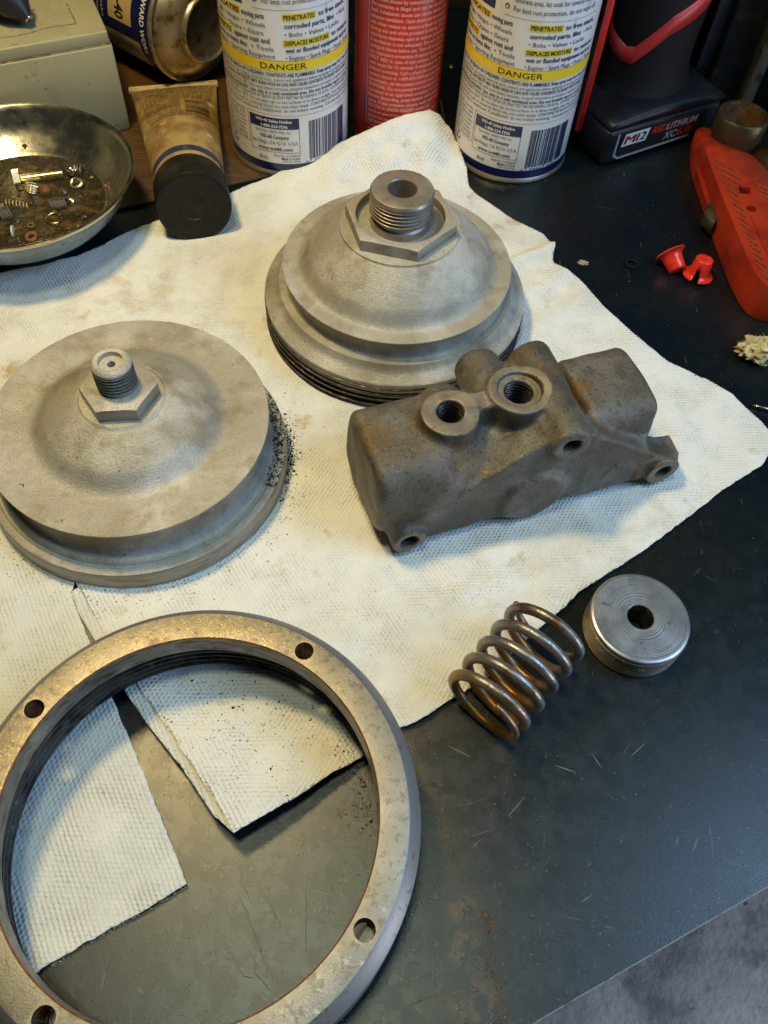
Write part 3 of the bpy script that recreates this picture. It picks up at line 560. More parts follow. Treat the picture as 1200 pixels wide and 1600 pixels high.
# ================================================================== SPRAY CANS
def shoulder(r,H):
    return [(r,H),(r-.02,H+.1),(r-.12,H+.12),(r-.2,H+.05),(r-.35,H+.3),(r-1.0,H+1.0),(1.35,H+1.25),(1.3,H+1.5),(1.2,H+1.5)]
def spray_label(full=True):
    L=Label(); R=3.3; dg=math.pi/180*R   # x in cm along the wall, y is height
    T=L.text
    def t(s,deg,z,size,width_deg=None,mat=ink,bold=0,sx=.78): T(mat,s,deg*dg,z,size,width_deg*dg if width_deg else None,bold,sx)
    # upper block
    L.rect(navy,-64*dg,8.95,-42*dg,9.9); 
    for i,(s,z) in enumerate((("For best rust protection, do not wipe off.",9.2),("Saturate area, let soak for several minutes.",9.62),("Spray, wipe up for OTHER USES.",10.04))):
        t(s,-24,z,.34,78); v=[(math.cos(q)*.13,math.sin(q)*.13,0) for q in np.linspace(0,2*math.pi,14)[:-1]]; L.add(ink,v,[tuple(range(13))],-30*dg,z+.12); t(str(4-i),-31.3,z+.035,.22,2.4,whiteprint,.02)
    for k in range(44):
        x=(-31+k*2.05)*dg; L.rect(ink,x,8.90,x+.05,8.94,1)
    L.rect(yel,-89*dg,8.42,-45*dg,8.76); L.rect(yel,-7.5*dg,8.42,22*dg,8.76); L.rect(yel,-89*dg,7.28,-57*dg,7.62); L.rect(yel,-7.8*dg,7.22,36*dg,7.56)
    t("LUBRICATES",-88,8.49,.30,42,ink_black,.025); t("moving parts",-43.5,8.49,.33,21,ink,.02); t("such as:",-88,8.08,.31,20,ink,.02); t("\u2022 Hinges \u2022 Wheels",-66,8.08,.31,44); t("\u2022 Rollers \u2022 Chains \u2022 Gears",-88,7.70,.31,64)
    t("PROTECTS",-88,7.35,.30,30,ink_black,.025); t("against rust and",-54,7.35,.33,35,ink,.02); t("corrosion on items like:",-88,6.98,.31,48,ink,.02); t("\u2022 Tools",-36,6.98,.31,20); t("\u2022 Firearms \u2022 Sporting Equipment",-88,6.62,.31,73)
    t("PENETRATES",-6.5,8.49,.30,27,ink_black,.025); t("to free stuck,",24,8.49,.33,33,ink,.02); t("corroded parts, like:",-6,8.09,.33,48,ink,.02); t("\u2022 Nuts",45,8.09,.31,13); t("\u2022 Bolts \u2022 Valves \u2022 Locks",-6,7.70,.31,54)
    t("DISPLACES MOISTURE",-6.5,7.29,.30,41,ink_black,.025); t("to restore",38,7.29,.33,26,ink,.02); t("wet or flooded equipment such as:",-6,6.93,.33,70,ink,.02); t("\u2022 Engines \u2022 Spark Plugs \u2022 Power Tools",-6,6.57,.31,72)
    L.rect(redline,-95*dg,6.50,95*dg,6.525,60); L.rect(yel,-95*dg,5.98,95*dg,6.498,60); t("DANGER",-29,6.09,.42,41,ink_black,.0,1.2)
    body=["KEEP OUT OF REACH OF CHILDREN. CONTENTS ARE FLAMMABLE. Keep spray away from heat, sparks, pilot","lights, open flames, etc. Unplug electrical tools, motors and appliances before spraying or bringing the can near any","source of electricity. ELECTRICITY MAY BURN HOLE IN CAN AND CAUSE CONTENTS TO BURST INTO FLAMES. To avoid","serious injury, do not let THE CAN touch battery terminals, electrical connections on motors or appliances or any other","BREATHING HAZARD: Use only in a well ventilated area. Do not breathe vapors or spray mist.","DELIBERATE OR DIRECT INHALATION OF VAPOR OR SPRAY MIST MAY BE HARMFUL OR FATAL. CONTENTS UNDER PRESSURE.","Do not store above 120 F. Do not place can on hot surfaces or in direct sunlight, heat may cause bursting.","Do not puncture, crush or incinerate (burn) can, even when empty. CONTAINS PETROLEUM DISTILLATES.","Harmful or fatal if swallowed. If swallowed, do not induce vomiting. Call physician immediately."]
    for i,s in enumerate(body):
        t(s,-82,5.72-i*.235,.24 if i else .27,(155 if i else 160),ink,.02 if i in (0,2,4) else .0)
    side=["Wash hands","thoroughly with","large quantities","of water. In case","of Eye Contact:","flush with water.","Avoid breathing","vapors. First Aid"]
    for i,s in enumerate(side): t(s,-80,3.5-i*.235,.22,30,ink)
    L.rect(redline,-46.5*dg,3.62,70*dg,3.64,40); L.rect(redline,-47*dg,1.75,-46.5*dg,3.64,1); L.rect(redline,-82*dg,1.75,-47*dg,1.77)
    L.rect(navy,-45*dg,2.86,3*dg,3.48); t("WD-40 Safety Hotline",-38,3.22,.24,34,whiteprint,.02); t("1-888-324-7596",-33,2.93,.24,25,whiteprint,.02)
    for x0,y0,x1,y1 in ((-45,1.47,-44.6,2.86),(2.6,1.47,3,2.86),(-45,1.47,3,1.49)): L.rect(ink,x0*dg,y0,x1*dg,y1,None if x1-x0>5 else 1)
    t("Item No. 49002 Mfd. for",-39,2.62,.21,34); t("WD-40 Company",-35,2.30,.28,28,ink,.02); t("San Diego, CA 92131 U.S.A.",-43.5,1.95,.28,45); t("www.wd40.com",-38,1.60,.28,34,ink,.02)
    t("Patent No. U.S. D536,970",-22,1.26,.16,25,ink,.01); t("Made in U.S.A.",-15,1.07,.19,18,ink,.02); t("DOT 2Q M5782",-14,.90,.14,17,ink)
    t("Ball",-37,1.02,.25,8,ink,.0)
    t("Please recycle",-78,.98,.13,14,ink)
    # recycling arrows
    cx=-70*dg
    for k in range(3):
        a=2*math.pi*k/3+math.pi/2
        p=[(cx+math.cos(a+w_)*r_,1.42+math.sin(a+w_)*r_,0) for w_,r_ in ((-.75,.17),(-.75,.26),(.25,.26),(.25,.17))]; L.add(ink,p,[(0,1,2,3)],0,0)
        p=[(cx+math.cos(a+w_)*r_,1.42+math.sin(a+w_)*r_,0) for w_,r_ in ((.25,.12),(.25,.31),(.75,.2))]; L.add(ink,p,[(0,1,2)],0,0)
    # barcode
    rs=random.Random(3); x=12.
    while x<58:
        wd=rs.choice((.45,.45,.9,1.4)); L.rect(navy,x*dg,1.02 if rs.random()<.9 else .9,(x+wd)*dg,3.26,1); x+=wd+rs.choice((.45,.5,.9))
    t("0   79567 49002   5",8,.82,.19,54,ink)
    return L
LB=spray_label()
def spray_can(name,label,x,y,rot,z=0):
    t=thing(name,label,'spray can',(x,y,z),rot)
    lat('can_body',[(3.3,.30)]+[(3.3,zz) for zz in (1,5,10,15.5)]+shoulder(3.3,15.5),can_white,t,96)
    lat('base_rim',[(2.9,.25),(3.05,.02),(3.20,.0),(3.36,.06),(3.38,.16),(3.33,.27),(3.302,.31)],tin,t,96)
    lat('navy_band',[(3.312,.34),(3.312,.82)],navy,t,96)
    lat('actuator_cap',[(1.3,16.7),(1.3,18.5),(.8,18.9),(.001,18.9)],redcan,t,48)
    LB.build('printed_text',t,wrap_can(3.3,0.0)); return t
c1=spray_can('spray_can','scuffed white and yellow oil spray can at left, standing between the tube and red can',-7.2,25.1,math.radians(15),.2)
c2=spray_can('spray_can','white and yellow oil spray can with a red straw, standing beside the black tool battery',5.6,26.5,0)
# red straw held by the can
s0=at(903,203,1.6); 
v,f=tube([(s0[0],s0[1],1.6),(s0[0]+.02,s0[1],8),(s0[0]-.1,s0[1]+.1,17)],.19,12); mesh('spray_straw',v,f,strawred,None); tag(bpy.data.objects['spray_straw'],'thin red plastic spray straw upright along the right spray can','straw')
# red can
rc=thing('red_spray_can','red aerosol can covered in fine pale print behind the towel crest','spray can',(-1.25,27.55,0))
lat('can_body',[(2.45,.3),(2.45,16)]+[(2.2,16.5),(1.2,17.3),(.001,17.4)],redcan,rc,80); lat('base_rim',[(2.1,.2),(2.3,.0),(2.5,.06),(2.52,.18),(2.455,.3)],tin,rc,80)
v,f=prism([(-2.50,-.3),(-2.40,-.62),(-2.36,-.60),(-2.46,-.28)],.3,16); mesh('can_seam',v,f,tin,rc,False)
LR=Label(); rl=["may contain a chemical known to the state","by a human carcinogen and other harm.","Deliberate misuse by concentrating and inhaling","the contents is illegal and can be harmful or","fatal. Inhalation abuse can cause death. Use","adequate ventilation. Open doors and windows or","use other means to ensure a fresh air supply","during use and while product is drying. If you","experience dizziness, open air and use protection","if ventilation is not adequate. Do not smoke,","extinguish flames before use. Turn off stoves and","use respiratory protection if vapors are present.","FIRST AID: In case of eye contact, flush with","with water for 15 minutes. If swallowed, do not","induce vomiting. Call a physician at once. If","contact doctor at 1-800-424-9300 and seek help","immediately, call the poison control center now.","DISPOSAL: Do not puncture or incinerate can.","container in an approved container in trash.","Before discarding, press button until empty.","spray. If skin irritation occurs, wash with soap","ELECTRICAL SHOCK HAZARD: product can","conduct electricity. Do not spray near any","electrical sources as this may cause a shock.","KEEP AWAY FROM CHILDREN","","This product is labeled for workplace use only","Distributed by the maker. Made in USA."]
for i,s in enumerate(rl):
    z=8.9-i*.30
    if s: LR.text(pinkprint,s,-1.55,z,.27,min(4.5,len(s)*.105) if not s.isupper() else 2.6,.012 if not s.isupper() else .02)
LR.rect(pinkprint,-1.72,1.55,-1.69,10,1); LR.rect(pinkprint,-1.72,1.52,2.4,1.55)
LR.build('printed_text',rc,wrap_can(2.45,-.02))
# lying can, top left
E0=Vector(at(334,56,3.5)); lowc=Vector(at(262,98,1.2)); 
lc=thing('spray_can','oil spray can lying on its side behind the cream box, stained yellow','spray can',(0,0,0))
axd=Vector((.80,-.56,0)).normalized()
lc.location=(E0.x-.35,E0.y+.6,3.55); q=axd.to_track_quat('Z','Y'); lc.rotation_mode='QUATERNION'; lc.rotation_quaternion=q@__import__('mathutils').Quaternion((0,0,1),math.radians(0))
lat('can_body',[(3.3,-16),(3.3,-1.55)],can_dirty,lc,96); lat('navy_band',[(3.31,-2.5),(3.31,-1.5)],navy,lc,96)
lat('can_end',[(3.3,-1.5),(3.42,-1.46),(3.42,-1.30),(3.30,-1.22),(3.16,-1.34),(3.05,-1.15),(2.6,-.62),(2.1,-.32),(1.95,-.28),(1.92,-.10),(1.80,-.02),(1.70,-.10),(1.62,-.2),(.001,-.15)],tin,lc,96,sharp=60)
# find local frame orientation for the print: x around, y along the axis
def wrap_lying(a0):
    def g(x,y,d):
        a=a0+x/3.3; return ((3.3+d)*math.cos(a),(3.3+d)*math.sin(a),y)
    return g
Minv=(lc.rotation_quaternion.to_matrix()).inverted(); vdir=Minv@Vector((-.35,-.55,.72)); A0=math.atan2(vdir.y,vdir.x)
LL=Label()
LL.text(whiteprint,"POINT NOZZLE TOWARD WORK",-3.4,-2.2,.5,7.2,.02)
LL.rect(navy,-.7,-8.2,3.2,-2.45); LL.rect(goldprint,-.35,-4.9,2.5,-2.95,None,.006); LL.text(ink_black,"WD-40",-.15,-4.3,1.0,2.5,.03)
LL.rect(yel,-4.6,-3.35,-1.0,-2.75); LL.text(ink_black,"DANGER",-3.9,-3.25,.45,2.7,0)
for i,s in enumerate(["Stops squeaks","Removes and protects","Loosens rusted parts","Frees sticky mechanisms"]): LL.text(goldprint,s,-.5,-5.5-i*.36,.3,3.2)

for i in range(12): LL.text(ink,"Keep away from heat and flame and children use",-4.6,-3.8-i*.36,.28,3.7)
LL.build('printed_text',lc,wrap_lying(A0))
# ================================================================== TUBE
T1=Vector(at(306,322,2.0)); Tc=Vector((-10.85,16.15,1.98)); tail=Vector((*((np.array(at(200,139,.5))+np.array(at(342,136,.5)))[:2]/2),.5)); 
axt=(Tc-tail).normalized(); tu=thing('glue_tube','oil stained yellow brown squeeze tube with black cap resting on the towel','tube',(0,0,0))
sd_=axt.cross(Vector((0,0,1))).normalized(); up_=sd_.cross(axt).normalized()
if up_.z<0: up_=-up_
Lt=(Tc-tail).length; 
def tp(s,ang,rx,ry): return tail+axt*s+sd_*(rx*math.cos(ang))+up_*(ry*math.sin(ang))
v=[];f=[];n=64;ss=np.linspace(0,Lt-2.0,26)
for s in ss:
    t=s/(Lt-2.0); e=t**.8; rx=2.62*(1-e)+1.80*e; ry=.07+1.71*math.sin(min(1,t*1.02)*math.pi/2)**.9
    for k in range(n):
        an=2*math.pi*k/n; wv=.03*mn.noise(Vector((s*.8,math.cos(an)*2,math.sin(an)*2)))*(1-t); v.append(tp(s,an,rx,ry+wv))
v+= [tp(Lt-1.9,2*math.pi*k/n,1.3,1.3) for k in range(n)]
for i in range(len(ss)):
    for k in range(n): f.append((i*n+k,i*n+(k+1)%n,(i+1)*n+(k+1)%n,(i+1)*n+k))
mesh('tube_body',v,f,tubemat,tu)
v=[tp(s,0,0,0)+sd_*x+up_*z for s in (-.42,.12) for x in np.linspace(-2.66,2.66,12) for z in (-.09,.09)]
f=[]
for k in range(11):
    a0=2*k; b0=24+2*k; f+=[(a0,a0+1,a0+3,a0+2),(b0,b0+2,b0+3,b0+1),(a0+1,b0+1,b0+3,a0+3),(a0,a0+2,b0+2,b0)]
f+=[(0,24,25,1),(22,23,47,46)]
mesh('crimped_end',v,f,crimp_mat,tu,False)
# cap
def frame_mesh(name,prof,mat,parent,org_,seg=96,knurl=0,kz=None):
    vv=[];ff=[];m=len(prof)
    for i in range(seg):
        a=2*math.pi*i/seg
        for j,(r,s) in enumerate(prof):
            rr_=r-(knurl if (kz and kz[0]<=j<=kz[1] and i%2) else 0)
            vv.append(org_+axt*s+sd_*(rr_*math.cos(a))+up_*(rr_*math.sin(a)))
    for i in range(seg):
        for j in range(m-1): ff.append((i*m+j,((i+1)%seg)*m+j,((i+1)%seg)*m+j+1,i*m+j+1))
    o=mesh(name,vv,ff,mat,parent); weld(o); o.data.set_sharp_from_angle(angle=math.radians(30)); return o
frame_mesh('screw_cap',[(1.65,-2.0),(1.86,-1.98),(1.90,-1.9),(1.92,-.12),(1.86,0),(1.74,.03),(1.66,.0),(.7,-.02),(.65,-.07),(.001,-.07)],blackplastic,tu,Tc,156,.035,(2,3))
# blue stripe and print on the tube (wrapped on its upper side)
def tube_wrap(s,x,d):
    t=max(0,min(1,s/(Lt-2.0))); e=t**.8; rx=2.62*(1-e)+1.80*e; ry=.07+1.71*math.sin(min(1,t*1.02)*math.pi/2)**.9
    an=math.pi/2+x/2.2; return tp(s,an,rx+d,ry+d)
vs=[];fs=[]
for i in range(41):
    x=-2.9+5.8*i/40
    for s in (Lt-3.05,Lt-2.5): vs.append(tube_wrap(s,x,.015))
for i in range(40): fs.append((2*i,2*i+1,2*i+3,2*i+2))
mesh('blue_stripe',vs,fs,material('tube_blue_print',(.02,.03,.09),.4,0,[((.10,.07,.04),1.5,.55,.7)]),tu,False)
LT=Label(); rs=random.Random(5); wds="apply a thin even coat to clean dry surface and allow to cure before use keep from children harmful if swallowed flush eyes with water do not store above heat wipe excess with a cloth".split()
for i in range(17):
    s="".join(rs.choice(wds)+" " for _ in range(9)).strip()
    yy=-(.7+i*.40)
    if i<8: LT.text(tube_ink,s,-2.6+.05*i,yy,.34,5.2-.12*i,.012)
    elif i<14: LT.text(tube_ink,s[:26],-2.1,yy,.33,2.3,.01)
    elif i<16: LT.text(tube_ink,s[:44],-1.9,yy,.30,3.8,.01)
for k in range(17): LT.rect(tube_ink,.45,-(3.9+k*.13),1.95,-(3.9+k*.13+rs.choice((.03,.05,.08))),5)
LT.build('printed_text',tu,lambda x,y,d:tube_wrap(-y,x,d),.035)
# ================================================================== CREAM BOX with nozzle
c0=np.array([-16.55,25.1]); lv=np.array(at(0,100,5.1)[:2])-c0; lv/=np.linalg.norm(lv); rv=(np.array(at(135,0,5.6)[:2])-np.array(at(160,57,5.6)[:2])); rv/=np.linalg.norm(rv)
def bx(u,v_): p=c0+lv*u+rv*v_; return (p[0],p[1])
bxo=thing('metal_box','grubby cream enamelled metal box with rust lines behind the round dish','box',(0,0,0))
v,f=prism([bx(0,0),bx(0,14),bx(16,14),bx(16,0)],.22,5.05); o=mesh('box_body',v,f,boxpaint,bxo,False); bevel(o,.08,2)
v,f=prism([bx(.08,.10),bx(.08,13.8),bx(16,13.8),bx(16,.10)],5.08,5.75); o=mesh('box_lid',v,f,boxpaint,bxo,False); bevel(o,.10,3)
v,f=prism([bx(.06,.06),bx(.06,13.9),bx(16,13.9),bx(16,.06)],5.02,5.10); mesh('lid_seam',v,f,grime,bxo,False)
# dirty line on the lid
def strip3(pts,wd,z):
    vv=[];ff=[]
    for i,(x,y) in enumerate(pts):
        a=np.array(pts[max(0,i-1)]);b=np.array(pts[min(len(pts)-1,i+1)]); t=(b-a)/np.linalg.norm(b-a); n_=np.array([-t[1],t[0]])*wd*(.5+random.random()); p=np.array([x,y]); vv+=[(*(p-n_),z),(*(p+n_),z)]
    for i in range(len(pts)-1): ff.append((2*i,2*i+2,2*i+3,2*i+1))
    return vv,ff
L1=[at(a,b,5.76)[:2] for a,b in ((-10,60),(20,57),(45,52),(70,44),(95,40),(118,37),(116,30),(110,18),(102,0))]
v,f=strip3([tuple(np.array(L1[i])*(1-t)+np.array(L1[i+1])*t) for i in range(len(L1)-1) for t in (0,.33,.66)],.035,5.765); mesh('dirt_line',v,f,grime,bxo,False)
n0=Vector(at(46,30,6.25)); n1=Vector(at(-40,-60,8.2)); dn=(n1-n0); 
nz=thing('nozzle_tip','dark tapered metal nozzle tip lying on top of the cream box','nozzle',(0,0,0))
v,f=tube([n0,n0+dn*.02,n0+dn*.25,n0+dn*.6,n0+dn],[.20,.22,.85,1.2,1.3],32,False); mesh('nozzle_cone',v,f,darkmetal,nz)
v,f=tube([n0+dn*.012,n0-dn*.004,n0-dn*.004,n0+dn*.03],[.23,.22,.13,.12],24,False); mesh('nozzle_mouth',v,f,chrome_clean,nz)
# ================================================================== DISH and small parts in it
dx,dy=-19.65,15.95
ds=thing('parts_dish','round polished steel dish holding small bolts, springs and balls in dirty oil','dish',(dx,dy,0.24))
lat('bowl',[(4.1,.0),(4.7,.05),(5.3,.5),(5.75,1.2),(6.0,1.9),(6.12,2.1),(6.22,2.16),(6.26,2.10),(6.20,2.02)][::-1]+[],chrome_clean,ds,128,sharp=60) if False else None
lat('magnet_foot',[(.001,0),(3.3,0),(3.4,.1),(3.4,.95),(.001,.95)],rubber,ds,64)
lat('bowl',[(.001,1.16),(3.4,1.16),(4.0,1.22),(4.25,1.42),(4.45,1.62),(4.9,1.95),(5.3,2.45),(5.56,2.95),(5.70,3.18),(5.80,3.24),(5.92,3.20),(5.94,3.10),(5.84,3.0),(5.60,2.6),(5.2,1.95),(4.7,1.35),(4.2,1.02),(3.9,.92),(.001,.92)],chrome,ds,144,sharp=60)
lat('oil_film',[(4.12,1.30),(3.3,1.30),(1.6,1.31),(.001,1.31)],oil_gunk,ds,96)
zf=.60
def dp(px,py,z=zf): return Vector(at(px,py,z+1.0))
def screw_thread(p,q,r,pitch,headr=None,headh=.35,name='bolt',mat=brassy,label='',group=None,cat='bolt'):
    p=Vector(p);q=Vector(q); d=(q-p); l=d.length; n=int(l/pitch)*2; pts=[p+d*(i/n) for i in range(n+1)]; rr_=[r*(1 if i%2 else .80) for i in range(n+1)]
    th_=thing(name,label,cat,tuple(p)); v,f=tube([x-p for x in pts],rr_,14); mesh('threaded_shank',v,f,mat,th_)
    if headr:
        dn_=d.normalized(); a_=dn_.orthogonal().normalized(); b_=dn_.cross(a_)
        vv=[];ff=[]
        for s in (0,-headh):
            for k in range(6): vv.append(dn_*s+a_*headr*math.cos(k*math.pi/3)+b_*headr*math.sin(k*math.pi/3))
        ff=[tuple(range(6)),tuple(range(11,5,-1))]+[(k,(k+1)%6,6+(k+1)%6,6+k) for k in range(6)]
        mesh('bolt_head',vv,ff,chrome_clean if mat is brassy else mat,th_,False)
    return th_
screw_thread(dp(32,280,.95),dp(98,271,.9),.22,.12,.52,.32,'bolt',brassy,'long yellow zinc hex bolt lying across the middle of the dish')
def small_spring(p,q,R_,wr_,turns,label,mat=chrome_clean,name='small_spring'):
    p=Vector(p);q=Vector(q);d=q-p;dn_=d.normalized();a_=dn_.orthogonal().normalized();b_=dn_.cross(a_);n=int(turns*18)
    v,f=tube([p+d*(i/n)+a_*R_*math.cos(2*math.pi*turns*i/n)+b_*R_*math.sin(2*math.pi*turns*i/n) for i in range(n+1)],wr_,6); o=mesh(name,v,f,mat,None); tag(o,label,'spring'); return o
small_spring(dp(52,287,.9),dp(50,300,.55),.30,.04,4,'small upright coil spring beside the bolt shank in dish')
small_spring(dp(80,321,.7),dp(104,317,.7),.27,.045,8,'tight steel spring next to the lower steel ball in dish',barmetal)
small_spring(dp(117,266,.75),dp(130,268,.7),.30,.045,3,'dark coil spring behind the upper steel ball in dish',barmetal)
small_spring(dp(0,338,.7),dp(17,332,.7),.33,.045,5,'coil spring at left edge of the dish',barmetal)
small_spring(dp(10,316,.55),dp(48,322,.5),.16,.03,7,'stretched thin spring in the oil at the left of the dish',brassy)
def uv_ball(p,r,name,label,mat,cat):
    pr=[(max(.0005,r*math.cos(a)),r*math.sin(a)) for a in np.linspace(-math.pi/2,math.pi/2,14)]; o=lat(name,pr,mat,None,24,loc=tuple(p)); tag(o,label,cat)
uv_ball(dp(111,266,.85),.27,'ball_bearing','bright steel ball touching the end of the long bolt',chrome_clean,'ball bearing')
uv_ball(dp(111,314,.7),.22,'ball_bearing','bright steel ball beside the tight spring, lower in dish',chrome_clean,'ball bearing')
uv_ball(dp(70,298,.6),.30,'ball_bearing','rusty brown ball beside the small upright spring',rusty,'ball bearing')
def washer(p,R_,wr_,name,label,mat,cat,tilt=(0,0,1),flat=1.0,arc=1.0):
    p=Vector(p); n_=Vector(tilt).normalized(); a_=n_.orthogonal().normalized(); b_=n_.cross(a_); n=int(40*arc)
    P=[p+a_*R_*math.cos(2*math.pi*i/40)+b_*R_*math.sin(2*math.pi*i/40) for i in range(n)]
    v,f=tube(P,wr_,8,closed=arc>=1); o=mesh(name,v,f,mat,None); tag(o,label,cat); return o
washer(dp(119,286,.8),.26,.085,'washer','pale round washer leaning below the upper steel ball',chrome_clean,'washer',(0,-.5,1))
washer(dp(84,341,.6),.36,.04,'snap_ring','thin open snap ring near the front of the dish',brassy,'snap ring',(0,-.1,1),1,.82)
washer(dp(49,370,.62),.22,.10,'nut','rusty flanged nut by the front rim of the dish',rusty,'nut',(0,-.2,1))
washer(dp(48,352,.55),.15,.05,'washer','tiny rusty washer above the rusty nut in dish',rusty,'washer')
v,f=tube([dp(20,362,.62)+Vector((-.03,0,0)),dp(20,362,.62)+Vector((.06,.02,0))],.30,20); o=mesh('plastic_disc',v,f,material('milky_plastic',(.45,.44,.36),.4,0),None,False); tag(o,'milky white plastic disc standing on edge in the dish front','disc')
uv_ball(dp(165,290,.75),.06,'orange_chip','tiny orange chip on the right inner slope of dish',material('orange_speck',(.6,.2,.04),.5,0),'chip')
o=washer(Vector(at(222,88,.35)),.32,.085,'o_ring','black o-ring lying on the wooden board near the lying can',rubber,'o-ring')
o=washer(Vector(at(987,412,.09)),.30,.075,'o_ring','small black o-ring alone on the dark table',rubber,'o-ring')
# ================================================================== DRILL / TOOL with battery
bo=np.array([11.1,25.35]); ba=math.atan2(4.34,7.0)
dt=thing('cordless_tool','black and red cordless tool standing on its battery pack behind the knife','power tool',(bo[0],bo[1],0),ba)
def rbox(x0,x1,y0,y1,z0,z1,wd,seg,name,mat,parent):
    v,f=box(x0,x1,y0,y1,z0,z1); o=mesh(name,v,f,mat,parent,False); return bevel(o,wd,seg)
rbox(-.15,8.25,0,6.4,.12,2.25,.30,3,'battery_base',tool_black,dt)
# upper shell: loft with bowed front edge
v=[];f=[];rings=[]
def rr(x0,x1,y0,y1,z,bow,n=10,rad=.6):
    pts=[]
    for i in range(n+1):
        t=i/n; pts.append((x0+(x1-x0)*t,y0,z+bow*math.sin(math.pi*t)))
    for i in range(1,n+1):
        t=i/n; pts.append((x1,y0+(y1-y0)*t,z))
    for i in range(1,n+1):
        t=i/n; pts.append((x1+(x0-x1)*t,y1,z))
    for i in range(1,n):
        t=i/n; pts.append((x0,y1+(y0-y1)*t,z))
    return pts
lv_=[rr(-.02,8.10,.10,6.2,2.2,0),rr(-.10,8.2,-.04,6.3,2.35,.0),rr(-.10,8.2,-.05,6.3,2.55,.25),rr(.05,8.05,.12,6.1,2.70,.28),rr(.6,7.5,.7,5.6,2.95,.25),rr(1.5,6.6,1.4,5.0,3.2,.0),rr(2.6,5.6,2.0,4.4,3.3,0)]
for l in lv_: v+=l
m_=len(lv_[0])
for i in range(len(lv_)-1):
    for k in range(m_): f.append((i*m_+k,i*m_+(k+1)%m_,(i+1)*m_+(k+1)%m_,(i+1)*m_+k))
f.append(tuple((len(lv_)-1)*m_+k for k in range(m_)))
o=mesh('battery_shell',v,f,tool_black,dt); o.data.set_sharp_from_angle(angle=math.radians(55))
LBt=Label()
LBt.rect(ink_black,.95,.55,6.6,2.02,1); 
def poly(mat,pts): LBt.add(mat,[(x,y,.006) for x,y in pts],[tuple(range(len(pts)))],0,0)
poly(silverprint,[(.55,2.0),(.70,2.02),(.70,.72),(.55,.62)]); poly(silverprint,[(.55,.62),(.70,.72),(.95,.50),(.95,.34)]); poly(silverprint,[(.95,.34),(.95,.50),(6.35,.62),(6.2,.46)]); poly(redprint,[(6.0,.47),(6.0,.50),(6.35,.62),(6.2,.46)])
poly(whiteprint,[(.98,1.10),(1.14,1.86),(2.92,1.86),(2.76,1.10)])

for dx_ in (0,.05,.10): LBt.text(redprint,"M",1.10+dx_,1.22,.72,.72,.0,slant=.2); LBt.text(ink_black,"12",1.98+dx_*.8,1.22,.72,.62,.0,slant=.2)
for e in LBt.d.values():
    pass
LBt.text(redprint,"RED",3.12,1.40,.56,1.05,.02,slant=.2); LBt.text(silverprint,"LITHIUM",4.20,1.40,.56,2.25,.02,slant=.2)
LBt.text(silverprint,"XC",4.15,.78,.62,.95,.02,slant=.2); 
for dx_ in (0,.035): LBt.text(redprint,"6.0",5.15+dx_,.78,.62,1.0,.0,slant=.2)
for e in LBt.d.values():
    if e[0].name in ('red_print','silver_print','black_ink'):
        for a_ in e[1][1:]: a_[:,2]=np.maximum(a_[:,2],.012)
LBt.build('battery_label',dt,lambda x,y,d:(x,-.006-d,y),.006)
# handle column
hc=Vector((4.1,3.1)); 
def hcol(z): # ellipse radii and centre at height
    t=(z-3.3)/9; return hc.x+.25*t,hc.y+.2*t,2.45+.45*math.exp(-((z-3.3)/.8))+1.0*t,2.0+.45*math.exp(-((z-3.3)/.8))+.1*t
v=[];f=[];n=56;zs=[3.1,3.3,3.6,4.0,4.6,5.4,6.5,8,9.5,11,13,15]
for z in zs:
    x_,y_,rx,ry=hcol(z)
    for k in range(n): v.append((x_+rx*math.cos(2*math.pi*k/n),y_+ry*math.sin(2*math.pi*k/n),z))
for i in range(len(zs)-1):
    for k in range(n): f.append((i*n+k,i*n+(k+1)%n,(i+1)*n+(k+1)%n,(i+1)*n+k))
f.append(tuple((len(zs)-1)*n+k for k in range(n)))
mesh('tool_handle',v,f,rubber,dt)
def hwrap(deg,z,d): x_,y_,rx,ry=hcol(z); a_=math.radians(deg); return (x_+(rx+d)*math.cos(a_),y_+(ry+d)*math.sin(a_),z)
# zigzag red trim: (angle, lower z, upper z)
zz=[(-245,6.6,7.4),(-222,6.0,6.8),(-200,5.4,6.2),(-175,4.95,5.85),(-158,4.75,5.6),(-146,4.75,5.7),(-128,5.5,6.5),(-108,6.4,7.4),(-88,6.8,7.9),(-62,7.3,8.5),(-40,8.2,9.6),(-20,9.6,11.0),(0,11.2,12.4)]
vs=[];fs=[];zi=[]
for i in range(len(zz)-1):
    for t in np.linspace(0,1,6)[:-1]: zi.append([zz[i][j]*(1-t)+zz[i+1][j]*t for j in range(3)])
for a_,l0,l1 in zi: vs+=[hwrap(a_,l0,.0),hwrap(a_,l0+.03,.07),hwrap(a_,l1-.03,.07),hwrap(a_,l1,.0)]
for i in range(len(zi)-1):
    for k in range(3): fs.append((4*i+k,4*i+4+k,4*i+5+k,4*i+1+k))
mesh('red_trim',vs,fs,tool_red,dt)
rbox(8.0,8.9,2.6,3.4,2.8,15,.1,2,'side_rail',tool_black,dt)
